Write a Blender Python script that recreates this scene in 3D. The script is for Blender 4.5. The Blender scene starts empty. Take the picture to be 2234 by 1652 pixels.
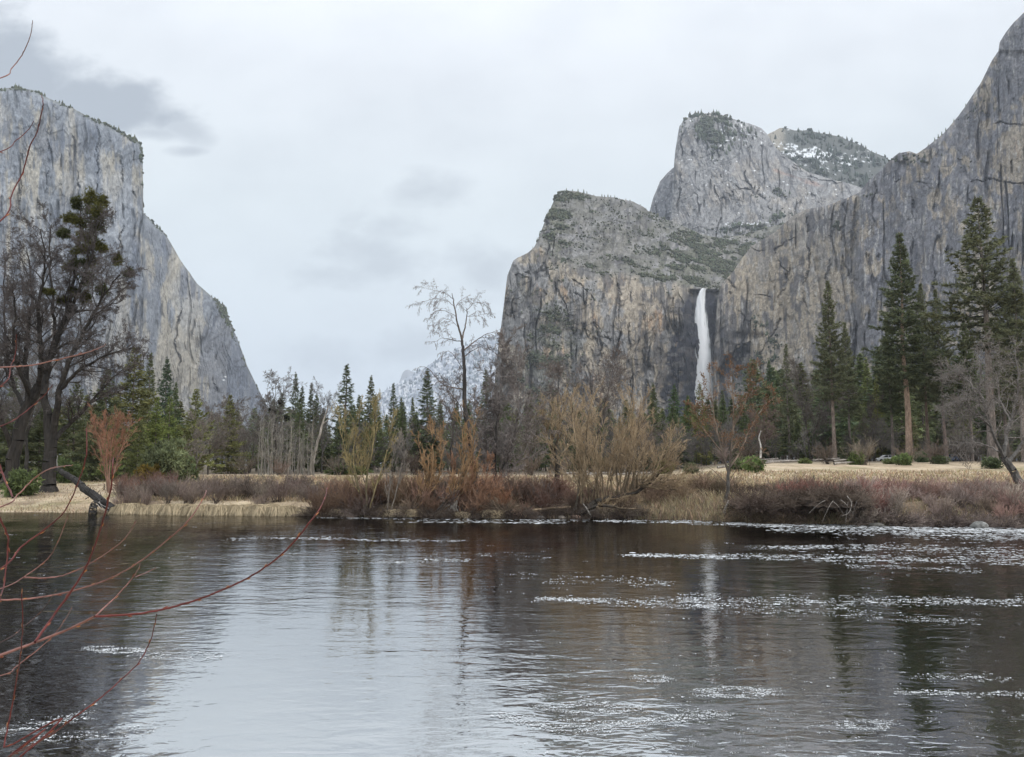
import bpy, math, random
import numpy as np
from mathutils import Vector

C = bpy.context.scene.collection
scene = bpy.context.scene
R = math.radians
random.seed(7)

# ------------------------------------------------------------------ camera
# the photograph is measured on a 2234 x 1652 grid
F, CX, CY, HZ, CAMZ = 1787.0, 1117.0, 826.0, 1015.0, 3.2
TH = math.atan((HZ - CY) / F)
cam = bpy.data.cameras.new("camera")
cam.sensor_width = 36.0
cam.lens = F / 2234.0 * 36.0
cam.clip_start = 0.05
cam.clip_end = 20000
cam_o = bpy.data.objects.new("camera", cam)
cam_o.location = (0, 0, CAMZ)
cam_o.rotation_euler = (math.pi / 2 + TH, 0, 0)
C.objects.link(cam_o)
scene.camera = cam_o


def ray(px, py):
    """direction ratios X/Y and Z/Y for a photograph pixel"""
    cx = (px - CX) / F
    cz = (CY - py) / F
    yy = math.cos(TH) - math.sin(TH) * cz
    zz = math.sin(TH) + math.cos(TH) * cz
    return cx / yy, zz / yy


def P(px, py, Y):
    a, b = ray(px, py)
    return np.array([a * Y, Y + 0 * a, CAMZ + b * Y]) if np.ndim(a) == 0 else np.stack([a * Y, Y + 0 * a, CAMZ + b * Y], -1)


# ------------------------------------------------------------------ world, sun, exposure
SUN_EL, SUN_AZ = 48.0, 132.0          # azimuth measured clockwise from the view direction
world = bpy.data.worlds.new("World")
scene.world = world
world.use_nodes = True
wn, wl = world.node_tree.nodes, world.node_tree.links
wn.clear()


def wnode(t, **kw):
    n = wn.new(t)
    for k, v in kw.items():
        setattr(n, k, v)
    return n


def wmath(op, a, b=None, c=None, clamp=False):
    n = wn.new("ShaderNodeMath")
    n.operation = op
    n.use_clamp = clamp
    for i, v in enumerate((a, b, c)):
        if v is None:
            continue
        if isinstance(v, (int, float)):
            n.inputs[i].default_value = v
        else:
            wl.new(v, n.inputs[i])
    return n.outputs[0]


def build_world():
    out = wnode("ShaderNodeOutputWorld")
    bg = wnode("ShaderNodeBackground")
    bg.inputs[1].default_value = 0.1
    sky = wnode("ShaderNodeTexSky", sky_type="NISHITA", sun_disc=False)
    sky.sun_elevation = R(SUN_EL)
    sky.sun_rotation = R(SUN_AZ)
    tc = wnode("ShaderNodeTexCoord")
    sep = wnode("ShaderNodeSeparateXYZ")
    wl.new(tc.outputs["Generated"], sep.inputs[0])
    x, y, z = sep.outputs
    ys = wmath("MAXIMUM", y, 0.05)
    az = wmath("DIVIDE", x, ys)
    el = wmath("DIVIDE", z, ys)
    # overcast layer, brighter towards the zenith
    ramp = wnode("ShaderNodeValToRGB")
    cr = ramp.color_ramp
    cr.elements[0].position, cr.elements[0].color = 0.0, (0.76, 0.84, 0.93, 1)
    cr.elements[1].position, cr.elements[1].color = 1.0, (1.75, 1.80, 1.90, 1)
    for p_, c_ in ((0.13, (0.77, 0.85, 0.93, 1)), (0.30, (0.79, 0.86, 0.915, 1)), (0.44, (0.86, 0.905, 0.97, 1)), (0.56, (1.05, 1.09, 1.16, 1))):
        e = cr.elements.new(p_)
        e.color = c_
    wl.new(z, ramp.inputs[0])
    # cloud noise in direction space
    comb = wnode("ShaderNodeCombineXYZ")
    wl.new(az, comb.inputs[0])
    wl.new(wmath("MULTIPLY", el, 1.5), comb.inputs[1])

    def noise(scale, detail, rough=0.55, off=0.0):
        n = wnode("ShaderNodeTexNoise")
        n.inputs["Scale"].default_value = scale
        n.inputs["Detail"].default_value = detail
        n.inputs["Roughness"].default_value = rough
        add = wnode("ShaderNodeVectorMath", operation="ADD")
        add.inputs[1].default_value = (off, off * 0.7, off)
        wl.new(comb.outputs[0], add.inputs[0])
        wl.new(add.outputs[0], n.inputs["Vector"])
        return n.outputs["Fac"]

    n1 = noise(10, 8, 0.55)
    n2 = noise(5, 4, 0.5, 3.1)

    def ell(px, py, rx, ry, rot=0.0):
        a0, e0 = ray(px, py)
        ca, sa = math.cos(R(rot)), math.sin(R(rot))
        da = wmath("SUBTRACT", az, a0)
        de = wmath("SUBTRACT", el, e0)
        u = wmath("ADD", wmath("MULTIPLY", da, ca * F / rx), wmath("MULTIPLY", de, sa * F / rx))
        v = wmath("ADD", wmath("MULTIPLY", da, -sa * F / ry), wmath("MULTIPLY", de, ca * F / ry))
        d = wmath("SQRT", wmath("ADD", wmath("MULTIPLY", u, u), wmath("MULTIPLY", v, v)))
        return wmath("SUBTRACT", 1.0, d)

    def union(lst):
        m = None
        for e in lst:
            s = ell(*e)
            m = s if m is None else wmath("MAXIMUM", m, s)
        return m

    # thick grey cloud over the cliff
    big = union([(-60, 150, 230, 150), (70, 180, 170, 110), (170, 215, 180, 85), (285, 215, 100, 72), (240, 250, 170, 60)])
    big = wmath("ADD", big, wmath("MULTIPLY", wmath("SUBTRACT", n1, 0.5), 2.1))
    mb = wnode("ShaderNodeMapRange", interpolation_type="SMOOTHSTEP")
    wl.new(big, mb.inputs[0])
    mb.inputs[1].default_value, mb.inputs[2].default_value, mb.inputs[4].default_value = -0.26, 0.62, 0.95
    tail = union([(395, 280, 110, 34, -28), (415, 330, 60, 18, 0), (330, 290, 110, 22, -5)])
    tail = wmath("ADD", tail, wmath("MULTIPLY", wmath("SUBTRACT", n1, 0.5), 2.2))
    mt = wnode("ShaderNodeMapRange", interpolation_type="SMOOTHSTEP")
    wl.new(tail, mt.inputs[0])
    mt.inputs[1].default_value, mt.inputs[2].default_value, mt.inputs[4].default_value = -0.3, 0.9, 0.6
    # faint bands in the gap
    mid = union([(800, 550, 170, 75, -8), (850, 490, 150, 55, 0), (920, 420, 140, 50, 10), (1060, 600, 110, 90), (710, 600, 130, 40, 0), (860, 765, 280, 50, 0)])
    mid = wmath("ADD", mid, wmath("MULTIPLY", wmath("SUBTRACT", n1, 0.5), 3.4))
    mm = wnode("ShaderNodeMapRange", interpolation_type="SMOOTHSTEP")
    wl.new(mid, mm.inputs[0])
    mm.inputs[1].default_value, mm.inputs[2].default_value, mm.inputs[4].default_value = -0.35, 1.3, 0.5
    veil = wmath("MULTIPLY", wmath("SUBTRACT", n2, 0.42), 0.65)
    m = wmath("MAXIMUM", mb.outputs[0], mt.outputs[0])
    m = wmath("MAXIMUM", m, mm.outputs[0])
    m = wmath("MAXIMUM", m, veil, clamp=True)
    front = wmath("GREATER_THAN", y, 0.06)
    m = wmath("MULTIPLY", m, front)
    mixc = wnode("ShaderNodeMix", data_type="RGBA")
    wl.new(m, mixc.inputs["Factor"])
    wl.new(ramp.outputs[0], mixc.inputs[6])
    mixc.inputs[7].default_value = (0.44, 0.49, 0.56, 1)
    sc = wnode("ShaderNodeMix", data_type="RGBA", blend_type="MULTIPLY")
    sc.inputs[0].default_value = 1.0
    wl.new(mixc.outputs[2], sc.inputs[6])
    sc.inputs[7].default_value = (10.75, 10.8, 10.7, 1)
    fin = wnode("ShaderNodeMix", data_type="RGBA")
    fin.inputs[0].default_value = 0.95
    wl.new(sky.outputs[0], fin.inputs[6])
    wl.new(sc.outputs[2], fin.inputs[7])
    wl.new(fin.outputs[2], bg.inputs[0])
    wl.new(bg.outputs[0], out.inputs[0])


build_world()

sun = bpy.data.lights.new("sun", "SUN")
sun.energy = 1.2
sun.angle = R(24)
sun.color = (1.0, 0.96, 0.9)
sun_o = bpy.data.objects.new("sun", sun)
d = Vector((math.sin(R(SUN_AZ)) * math.cos(R(SUN_EL)), math.cos(R(SUN_AZ)) * math.cos(R(SUN_EL)), math.sin(R(SUN_EL))))
sun_o.rotation_euler = d.to_track_quat("Z", "Y").to_euler()
sun_o.location = (200, -100, 400)
C.objects.link(sun_o)

vs = scene.view_settings
vs.view_transform = "Standard"
vs.look = "None"
vs.gamma = 1
vs.use_curve_mapping = False
vs.exposure = 0.0
cy = scene.cycles
cy.use_denoising = True
cy.max_bounces = 6
cy.diffuse_bounces = 2
cy.glossy_bounces = 2
cy.transmission_bounces = 2
cy.volume_bounces = 1
cy.transparent_max_bounces = 16
cy.caustics_reflective = False
cy.caustics_refractive = False


# ------------------------------------------------------------------ noise
def _h(ix, iy, iz, s):
    h = (ix.astype(np.uint32) * np.uint32(374761393) + iy.astype(np.uint32) * np.uint32(668265263)
         + iz.astype(np.uint32) * np.uint32(2246822519) + np.uint32((s * 3266489917) & 0xFFFFFFFF))
    h = (h ^ (h >> np.uint32(13))) * np.uint32(1274126177)
    h = (h ^ (h >> np.uint32(16))) * np.uint32(2654435761)
    return (h >> np.uint32(8)).astype(np.float32) / np.float32(16777216)


def vn(x, y, z=0.0, s=0):
    x, y, z = np.broadcast_arrays(np.asarray(x, np.float64), np.asarray(y, np.float64), np.asarray(z, np.float64))
    xi, yi, zi = np.floor(x), np.floor(y), np.floor(z)
    fx, fy, fz = (x - xi).astype(np.float32), (y - yi).astype(np.float32), (z - zi).astype(np.float32)
    xi, yi, zi = xi.astype(np.int64), yi.astype(np.int64), zi.astype(np.int64)
    fx, fy, fz = fx * fx * (3 - 2 * fx), fy * fy * (3 - 2 * fy), fz * fz * (3 - 2 * fz)
    r = 0
    for dx in (0, 1):
        for dy in (0, 1):
            for dz in (0, 1):
                w = (fx if dx else 1 - fx) * (fy if dy else 1 - fy) * (fz if dz else 1 - fz)
                r = r + w * _h(xi + dx, yi + dy, zi + dz, s)
    return r


def fbm(x, y, z=0.0, o=4, s=0, g=0.5):
    a, t, r = 1.0, 0.0, 0
    for i in range(o):
        k = 2.03 ** i
        r = r + a * vn(np.asarray(x) * k + i * 17.3, np.asarray(y) * k + i * 9.1, np.asarray(z) * k + i * 5.7, s + i)
        t += a
        a *= g
    return r / t


def ridge(x, y, z=0.0, o=4, s=0):
    a, t, r = 1.0, 0.0, 0
    for i in range(o):
        k = 2.1 ** i
        n = vn(np.asarray(x) * k + i * 7.3, np.asarray(y) * k + i * 3.1, np.asarray(z) * k, s + i * 3)
        r = r + a * (1 - np.abs(2 * n - 1))
        t += a
        a *= 0.5
    return r / t


def ss(a, b, x):
    t = np.clip((x - a) / (b - a), 0, 1)
    return t * t * (3 - 2 * t)


def mixc(a, b, m):
    return a * (1 - m[..., None]) + np.asarray(b) * m[..., None]


# ------------------------------------------------------------------ mesh helpers
def mesh_np(name, V, faces, col=None, smooth=False, mat=None):
    """faces: list of (n,k) index arrays"""
    me = bpy.data.meshes.new(name)
    V = np.ascontiguousarray(V, np.float32)
    me.vertices.add(len(V))
    me.vertices.foreach_set("co", V.ravel())
    faces = [np.asarray(f, np.int32) for f in faces if len(f)]
    nl = sum(f.size for f in faces)
    npoly = sum(len(f) for f in faces)
    me.loops.add(nl)
    me.loops.foreach_set("vertex_index", np.concatenate([f.ravel() for f in faces]))
    me.polygons.add(npoly)
    tot = np.concatenate([np.full(len(f), f.shape[1], np.int32) for f in faces])
    st = np.concatenate([[0], np.cumsum(tot)[:-1]]).astype(np.int32)
    me.polygons.foreach_set("loop_start", st)
    me.polygons.foreach_set("use_smooth", np.full(npoly, smooth, bool))
    if col is not None:
        c = np.ones((len(V), 4), np.float32)
        c[:, :3] = col
        at = me.attributes.new("col", "FLOAT_COLOR", "POINT")
        at.data.foreach_set("color", c.ravel())
    me.update(calc_edges=True)
    me.validate()
    if mat:
        me.materials.append(mat)
    return me


def link(name, me, parent=None, label=None, cat=None, group=None, kind=None, loc=None, color=None):
    o = bpy.data.objects.new(name, me)
    C.objects.link(o)
    if parent is not None:
        o.parent = parent
    if loc is not None:
        o.location = loc
    tag(o, label, cat, group, kind)
    if color is not None:
        o.color = (*color, 1)
    return o


def tag(o, label=None, cat=None, group=None, kind=None):
    if label:
        o["label"] = label
    if cat:
        o["category"] = cat
    if group:
        o["group"] = group
    if kind:
        o["kind"] = kind


def grid_faces(n, m):
    i = np.arange((n - 1) * (m - 1))
    a = (i // (m - 1)) * m + i % (m - 1)
    return np.stack([a, a + 1, a + m + 1, a + m], 1)


# ------------------------------------------------------------------ materials
def new_mat(name):
    m = bpy.data.materials.new(name)
    m.use_nodes = True
    m.node_tree.nodes.clear()
    return m, m.node_tree.nodes, m.node_tree.links


def mat_col(name, rough=0.9, nscale=(1, 1, 1), namp=0.35, nscale2=None, objcol=True, trans=0.0, bump=0.0):
    """albedo = vertex colour x object colour x fine procedural noise"""
    m, n, l = new_mat(name)
    out = n.new("ShaderNodeOutputMaterial")
    b = n.new("ShaderNodeBsdfPrincipled")
    b.inputs["Roughness"].default_value = rough
    b.inputs["Specular IOR Level"].default_value = 0.2
    at = n.new("ShaderNodeAttribute")
    at.attribute_name = "col"
    cur = at.outputs["Color"]
    if objcol:
        oi = n.new("ShaderNodeObjectInfo")
        mx = n.new("ShaderNodeMix")
        mx.data_type, mx.blend_type = "RGBA", "MULTIPLY"
        mx.inputs[0].default_value = 1
        l.new(cur, mx.inputs[6])
        l.new(oi.outputs["Color"], mx.inputs[7])
        cur = mx.outputs[2]
    tc = n.new("ShaderNodeTexCoord")
    fac = None
    for sc in (nscale, nscale2):
        if sc is None:
            continue
        mp = n.new("ShaderNodeMapping")
        mp.inputs["Scale"].default_value = sc
        l.new(tc.outputs["Object"], mp.inputs[0])
        t = n.new("ShaderNodeTexNoise")
        t.inputs["Scale"].default_value = 1
        t.inputs["Detail"].default_value = 5
        t.inputs["Roughness"].default_value = 0.65
        l.new(mp.outputs[0], t.inputs["Vector"])
        mr = n.new("ShaderNodeMapRange")
        mr.inputs[1].default_value, mr.inputs[2].default_value = 0.3, 0.7
        mr.inputs[3].default_value, mr.inputs[4].default_value = 1 - namp, 1 + namp
        l.new(t.outputs["Fac"], mr.inputs[0])
        mx = n.new("ShaderNodeMix")
        mx.data_type, mx.blend_type = "RGBA", "MULTIPLY"
        mx.inputs[0].default_value = 1
        l.new(cur, mx.inputs[6])
        l.new(mr.outputs[0], mx.inputs[7])
        cur = mx.outputs[2]
        fac = t.outputs["Fac"]
    l.new(cur, b.inputs["Base Color"])
    if bump and fac is not None:
        bp = n.new("ShaderNodeBump")
        bp.inputs["Strength"].default_value = 1.0
        bp.inputs["Distance"].default_value = bump
        l.new(fac, bp.inputs["Height"])
        l.new(bp.outputs[0], b.inputs["Normal"])
    sh = b.outputs[0]
    if trans:
        tr = n.new("ShaderNodeBsdfTranslucent")
        l.new(cur, tr.inputs[0])
        ms = n.new("ShaderNodeMixShader")
        ms.inputs[0].default_value = trans
        l.new(sh, ms.inputs[1])
        l.new(tr.outputs[0], ms.inputs[2])
        sh = ms.outputs[0]
    l.new(sh, out.inputs[0])
    return m


M_rock = mat_col("granite", 0.95, (0.25, 0.25, 0.05), 0.30, (0.9, 0.9, 0.35), objcol=False)
M_ground = mat_col("dry_ground", 0.97, (1.3, 1.3, 1.3), 0.35, (9, 9, 9), objcol=False)
M_bark = mat_col("bark", 0.95, (9, 9, 1.6), 0.45, (2, 2, 0.5), bump=0.02)
M_twig = mat_col("twig", 0.9, (0.9, 0.9, 0.9), 0.30)
M_leaf = mat_col("needles", 0.75, (0.5, 0.5, 0.5), 0.25, trans=0.3)
M_scrub = mat_col("scrub", 0.95, (0.3, 0.3, 0.3), 0.3, objcol=False)
M_straw = mat_col("straw", 0.9, (2, 2, 2), 0.25, trans=0.25)
M_stone = mat_col("river_stone", 0.8, (5, 5, 5), 0.35, (1.5, 1.5, 1.5), bump=0.01)
M_stem = mat_col("red_stem", 0.45, (40, 40, 40), 0.25, (9, 9, 9))
M_foam = mat_col("foam", 0.6, (6, 6, 6), 0.10, objcol=False)


# ------------------------------------------------------------------ terrain
SH_PX = np.array([-600, 0, 260, 600, 700, 1000, 1200, 1350, 1500, 1650, 1800, 1900, 2100, 2234, 2800])
SH_PY = np.array([1116, 1117, 1120, 1124, 1127, 1130, 1131, 1133, 1135, 1141, 1145, 1148, 1150, 1152, 1156])
_a, _b = ray(SH_PX, SH_PY)
SH_Y = -CAMZ / _b
SH_X = _a * SH_Y


def shore(x):
    x = np.asarray(x, float)
    return np.interp(x, SH_X, SH_Y) + 0.55 * (vn(x / 2.3, 3.3, s=4) - 0.5) + 1.3 * (vn(x / 7.0, 8.3, s=5) - 0.5)


def ground(x, y):
    x = np.asarray(x, float)
    y = np.asarray(y, float)
    ysh = shore(x)
    d_ = y - ysh
    az = x / np.maximum(y, 1)
    left = ss(-0.42, -0.52, az)
    right = ss(0.14, 0.30, az)
    beach = 0.9 * ss(0, 12, d_) + 0.55 * ss(8, 30, d_)
    mid = 0.75 * ss(0, 2.2, d_) + 0.6 * ss(1.5, 9, d_) + 0.35 * ss(8, 40, d_)
    cut = 1.15 * ss(0.2, 1.7, d_) + 0.5 * ss(1.5, 10, d_) + 2.1 * ss(18, 95, d_)
    land = mid * (1 - left) * (1 - right) + beach * left + cut * right
    land = land + 0.28 * (fbm(x / 5, y / 5, o=3, s=11) - 0.5) * ss(0.5, 5, d_) + 0.12 * (fbm(x / 1.1, y / 1.1, o=2, s=12) - 0.5) * ss(0, 1, d_)
    land = land + 3.0 * (fbm(x / 90, y / 90, o=3, s=13) - 0.5) * ss(90, 260, d_)
    near = 6.6 - y
    bed = -1.05 * ss(0, 7, -d_) * ss(0, 4, -near) - 0.05
    bed = bed + 0.35 * (fbm(x / 1.3, y / 1.3, o=3, s=21) - 0.5) * ss(0, 3, -d_)
    z = np.where(d_ > 0, land, np.where(near > 0, 1.55 * ss(0, 3.5, near), bed))
    return z


def gz(x, y):
    return float(ground(np.array([x]), np.array([y]))[0])


def build_ground():
    xs = np.concatenate([-np.geomspace(70, 9000, 80)[::-1], np.arange(-69.6, 69.8, 0.45), np.geomspace(70, 9000, 80)])
    ys = np.concatenate([np.linspace(-60, 3, 30), np.arange(3.4, 36, 0.5), np.arange(36, 78, 0.30), np.geomspace(78.4, 13000, 150)])
    X, Y = np.meshgrid(xs, ys, indexing="ij")
    Z = ground(X, Y)
    d_ = Y - shore(X)
    straw = np.array([0.44, 0.345, 0.235])
    pale = np.array([0.51, 0.42, 0.30])
    brown = np.array([0.17, 0.125, 0.085])
    olive = np.array([0.20, 0.19, 0.085])
    n1 = fbm(X / 6, Y / 6, o=4, s=31)
    n2 = fbm(X / 1.2, Y / 2.2, o=3, s=32)
    col = np.broadcast_to(straw, X.shape + (3,)).copy()
    col = mixc(col, pale, ss(0.45, 0.7, n2))
    col = mixc(col, olive, 0.6 * ss(0.55, 0.75, n1))
    col = mixc(col, brown, ss(0.56, 0.8, fbm(X / 2.5, Y / 3, o=3, s=33)) * 0.7)
    far = ss(62, 95, d_ + 22 * (n1 - 0.5))
    col = mixc(col, np.array([0.13, 0.105, 0.075]), far)
    az = X / np.maximum(Y, 1)
    edge = ss(2.8, 0.6, d_) * ss(-0.30, -0.20, az) * (d_ > -0.2)
    col = mixc(col, np.array([0.10, 0.072, 0.05]), edge * ss(0.15, 0.4, n2 + 0.1))
    wetb = (d_ <= 0) & (Y > 6.2)
    nb = fbm(X / 2.2, Y / 1.6, o=4, s=34)
    nb2 = fbm(X / 0.5, Y / 0.5, o=3, s=35)
    bed = mixc(np.broadcast_to(np.array([0.23, 0.185, 0.085]), X.shape + (3,)).copy(), np.array([0.08, 0.072, 0.045]), ss(0.40, 0.62, nb))
    bed = mixc(bed, np.array([0.12, 0.12, 0.045]), ss(0.5, 0.7, fbm(X / 4, Y / 3, o=3, s=36)))
    bed = bed * (0.6 + 0.8 * nb2[..., None])
    col = np.where(wetb[..., None], bed, col)
    V = np.stack([X, Y, Z], -1).reshape(-1, 3)
    me = mesh_np("ground", V, [grid_faces(len(xs), len(ys))[:, ::-1]], col.reshape(-1, 3), True, M_ground)
    link("ground", me, label="straw coloured meadow and riverbank running back to the forest", kind="structure")


build_ground()


# ------------------------------------------------------------------ water
def build_water():
    m, n, l = new_mat("river_water")
    out = n.new("ShaderNodeOutputMaterial")
    geo = n.new("ShaderNodeNewGeometry")
    nb = None
    for scl, dist, st in (((0.5, 1.0, 1), 0.030, 1), ((1.7, 3.4, 1), 0.016, 1), ((5.5, 9.0, 1), 0.0050, 1)):
        mp = n.new("ShaderNodeMapping")
        mp.inputs["Scale"].default_value = scl
        mp.inputs["Rotation"].default_value = (0, 0, R(7 * dist * 100 - 3))
        l.new(geo.outputs["Position"], mp.inputs[0])
        t = n.new("ShaderNodeTexNoise")
        t.inputs["Scale"].default_value = 1
        t.inputs["Detail"].default_value = 2
        t.inputs["Distortion"].default_value = 0.6
        l.new(mp.outputs[0], t.inputs["Vector"])
        b = n.new("ShaderNodeBump")
        b.inputs["Distance"].default_value = dist
        l.new(t.outputs["Fac"], b.inputs["Height"])
        if nb is not None:
            l.new(nb.outputs[0], b.inputs["Normal"])
        # calmer and rougher reaches
        tn = n.new("ShaderNodeTexNoise")
        tn.inputs["Scale"].default_value = 0.13
        tn.inputs["Detail"].default_value = 2
        l.new(geo.outputs["Position"], tn.inputs["Vector"])
        mr = n.new("ShaderNodeMapRange")
        mr.inputs[1].default_value, mr.inputs[2].default_value = 0.38, 0.62
        mr.inputs[3].default_value, mr.inputs[4].default_value = 0.35, 1.0
        l.new(tn.outputs["Fac"], mr.inputs[0])
        l.new(mr.outputs[0], b.inputs["Strength"])
        nb = b
    gl = n.new("ShaderNodeBsdfGlossy")
    gl.inputs["Roughness"].default_value = 0.02
    gl.inputs["Color"].default_value = (1.0, 1.0, 1.0, 1)
    l.new(nb.outputs[0], gl.inputs["Normal"])
    tr = n.new("ShaderNodeBsdfTransparent")
    tr.inputs["Color"].default_value = (0.80, 0.70, 0.46, 1)
    fr = n.new("ShaderNodeFresnel")
    fr.inputs["IOR"].default_value = 22.0
    l.new(nb.outputs[0], fr.inputs["Normal"])
    ms = n.new("ShaderNodeMixShader")
    l.new(fr.outputs[0], ms.inputs[0])
    l.new(tr.outputs[0], ms.inputs[1])
    l.new(gl.outputs[0], ms.inputs[2])
    l.new(ms.outputs[0], out.inputs[0])
    xs = np.linspace(-420, 420, 60)
    ys = np.linspace(-20, 85, 30)
    X, Y = np.meshgrid(xs, ys, indexing="ij")
    V = np.stack([X, Y, 0 * X], -1).reshape(-1, 3)
    me = mesh_np("river", V, [grid_faces(60, 30)[:, ::-1]], None, True, m)
    link("river", me, label="dark rippled river reflecting sky and cliffs", kind="structure")


build_water()


# ------------------------------------------------------------------ cliffs
def tps(pts):
    p = np.array(pts, float)
    S = 300.0
    xy = p[:, :2] / S
    n = len(p)

    def k(r2):
        return 0.5 * r2 * np.log(r2 + 1e-9)
    d2 = ((xy[:, None] - xy[None]) ** 2).sum(-1)
    A = np.zeros((n + 3, n + 3))
    A[:n, :n] = k(d2) + np.eye(n) * 0.02
    A[:n, n:] = np.c_[np.ones(n), xy]
    A[n:, :n] = A[:n, n:].T
    w = np.linalg.solve(A, np.r_[p[:, 2], 0, 0, 0])

    def f(px, py):
        px, py = np.asarray(px) / S, np.asarray(py) / S
        r = w[n] + w[n + 1] * px + w[n + 2] * py
        for i in range(n):
            r = r + w[i] * k((px - xy[i, 0]) ** 2 + (py - xy[i, 1]) ** 2)
        return r
    return f


def blobs(px, py, lst):
    r = 0.0
    for cx, cy_, rx, ry, a in lst:
        r = r + a * np.exp(-(((px - cx) / rx) ** 2 + ((py - cy_) / ry) ** 2))
    return r


scrub_V, scrub_F, scrub_C = {}, {}, {}


def cliff(name, label, sil, bottom, vis, depth, relief, albedo, nx, ny, back=300.0, rough=1.2, seed=0, round_=25.0, cap=6.0, dn=1700.0):
    s = np.array(sil, float)
    w = np.abs(np.diff(s[:, 0])) + 0.45 * np.abs(np.diff(s[:, 1]))
    t = np.r_[0, np.cumsum(w)]
    u = np.linspace(0, t[-1], nx)
    px = np.interp(u, t, s[:, 0])
    top = np.interp(u, t, s[:, 1])
    top = top + rough * 2 * (fbm(u / 9.0, 0.5, o=4, s=seed + 90, g=0.65) - 0.5) + rough * 2.5 * (fbm(u / 40.0, 2.5, o=2, s=seed + 95) - 0.5)
    nv = int(ny * 0.93)
    T = np.concatenate([np.linspace(0, 1, nv) * 1.0, 1 + np.linspace(0, 1, ny - nv + 1)[1:]])
    PX = np.repeat(px[:, None], ny, 1)
    vv = np.maximum(vis, top + 8)
    PY = np.where(T[None] <= 1, top[:, None] + (vv - top)[:, None] * T[None], vv[:, None] + np.maximum(bottom - vv, 4)[:, None] * (T[None] - 1))
    D = depth(PX, PY)
    below = PY - top[:, None]
    D = D + round_ * np.exp(-below / cap)
    a, b = ray(PX, PY)
    X0, Z0 = (PX - CX) / F * dn, (CY - PY) / F * dn      # metres across and up the face
    D0 = 0 * D
    rl = relief(X0, D0, Z0, PX, PY)
    edge = ss(0, 10, below)
    D = D + rl * (0.35 + 0.65 * edge)
    X, Z = a * D, CAMZ + b * D
    V = np.stack([X, D, Z], -1)
    col = np.clip(albedo(X0, D0, Z0, PX, PY, below), 0.01, 0.9)
    # the top runs back from the rim, so the rock is a solid mass
    k = 5
    bk = np.zeros((nx, k, 3))
    for i in range(k):
        f = ((k - i) / k) ** 1.6
        bk[:, i, 0] = V[:, 0, 0] * (1 + f * back / V[:, 0, 1])
        bk[:, i, 1] = V[:, 0, 1] + back * f
        bk[:, i, 2] = np.maximum(V[:, 0, 2] - back * 0.65 * f ** 1.3, 2.0)
    bc = np.repeat(col[:, :1], k, 1)
    V = np.concatenate([bk, V], 1)
    colf = np.concatenate([bc, col], 1)
    me = mesh_np(name, V.reshape(-1, 3), [grid_faces(nx, ny + k)], colf.reshape(-1, 3), False, M_rock)
    link(name, me, label=label, kind="structure")
    return V[:, k:], PX, PY, below, col


def plates(n, lv):
    q = np.floor(n * lv)
    f = n * lv - q
    return (q + ss(0.82, 1.0, f)) / lv


def facets(U, Z, sx, sz, seed, k=13):
    """sharp edged patches of randomly differing brightness, for fractured faces"""
    w = 0.35 * (fbm(U / (sx * .6), Z / (sz * .6), o=2, s=seed + 2) - 0.5)
    a = np.floor(fbm(U / sx + w, Z / sz, o=3, s=seed) * k)
    b = np.floor(fbm((U - 0.5 * Z) / sx, (Z + 0.4 * U) / sz + w, o=3, s=seed + 5) * k)
    return _h(a.astype(np.int64), b.astype(np.int64), a.astype(np.int64) * 0, seed)


def cracks(U, Z, sx, sz, seed, w=0.93):  # dark crack lines for the albedo: lichen together with painted-in shadow
    c1 = ridge(U / sx + 0.3 * (vn(U / 40, Z / 25, s=seed + 4) - .5), Z / sz, o=2, s=seed)
    c2 = ridge((U - 0.8 * Z) / (sx * 2.2), (Z + 0.5 * U) / (sx * 1.8), o=2, s=seed + 9)
    return np.maximum(ss(w, w + .045, c1), 0.8 * ss(w + .01, w + .05, c2))


def seams(px, py, lines, w=3.0, seed=0):
    """strength of long joints and ledges that run along the given lines, with a wandering edge"""
    jx = px + 26 * (fbm(px / 26, py / 26, o=5, s=seed, g=.6) - .5)
    jy = py + 26 * (fbm(px / 26 + 9, py / 26, o=5, s=seed + 3, g=.6) - .5)
    best = np.full(np.shape(px), 99.0)
    for ln in lines:
        for (x0, y0), (x1, y1) in zip(ln[:-1], ln[1:]):
            dx, dy = x1 - x0, y1 - y0
            t = np.clip(((jx - x0) * dx + (jy - y0) * dy) / (dx * dx + dy * dy), 0, 1)
            best = np.minimum(best, (jx - x0 - t * dx) ** 2 + (jy - y0 - t * dy) ** 2)
    ww = w * (.25 + 1.3 * fbm(px / 17, py / 17, o=2, s=seed + 6))
    return np.exp(-best / (ww * ww)) * ss(.40, .58, fbm(px / 30 + 3, py / 30, o=3, s=seed + 8))


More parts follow.
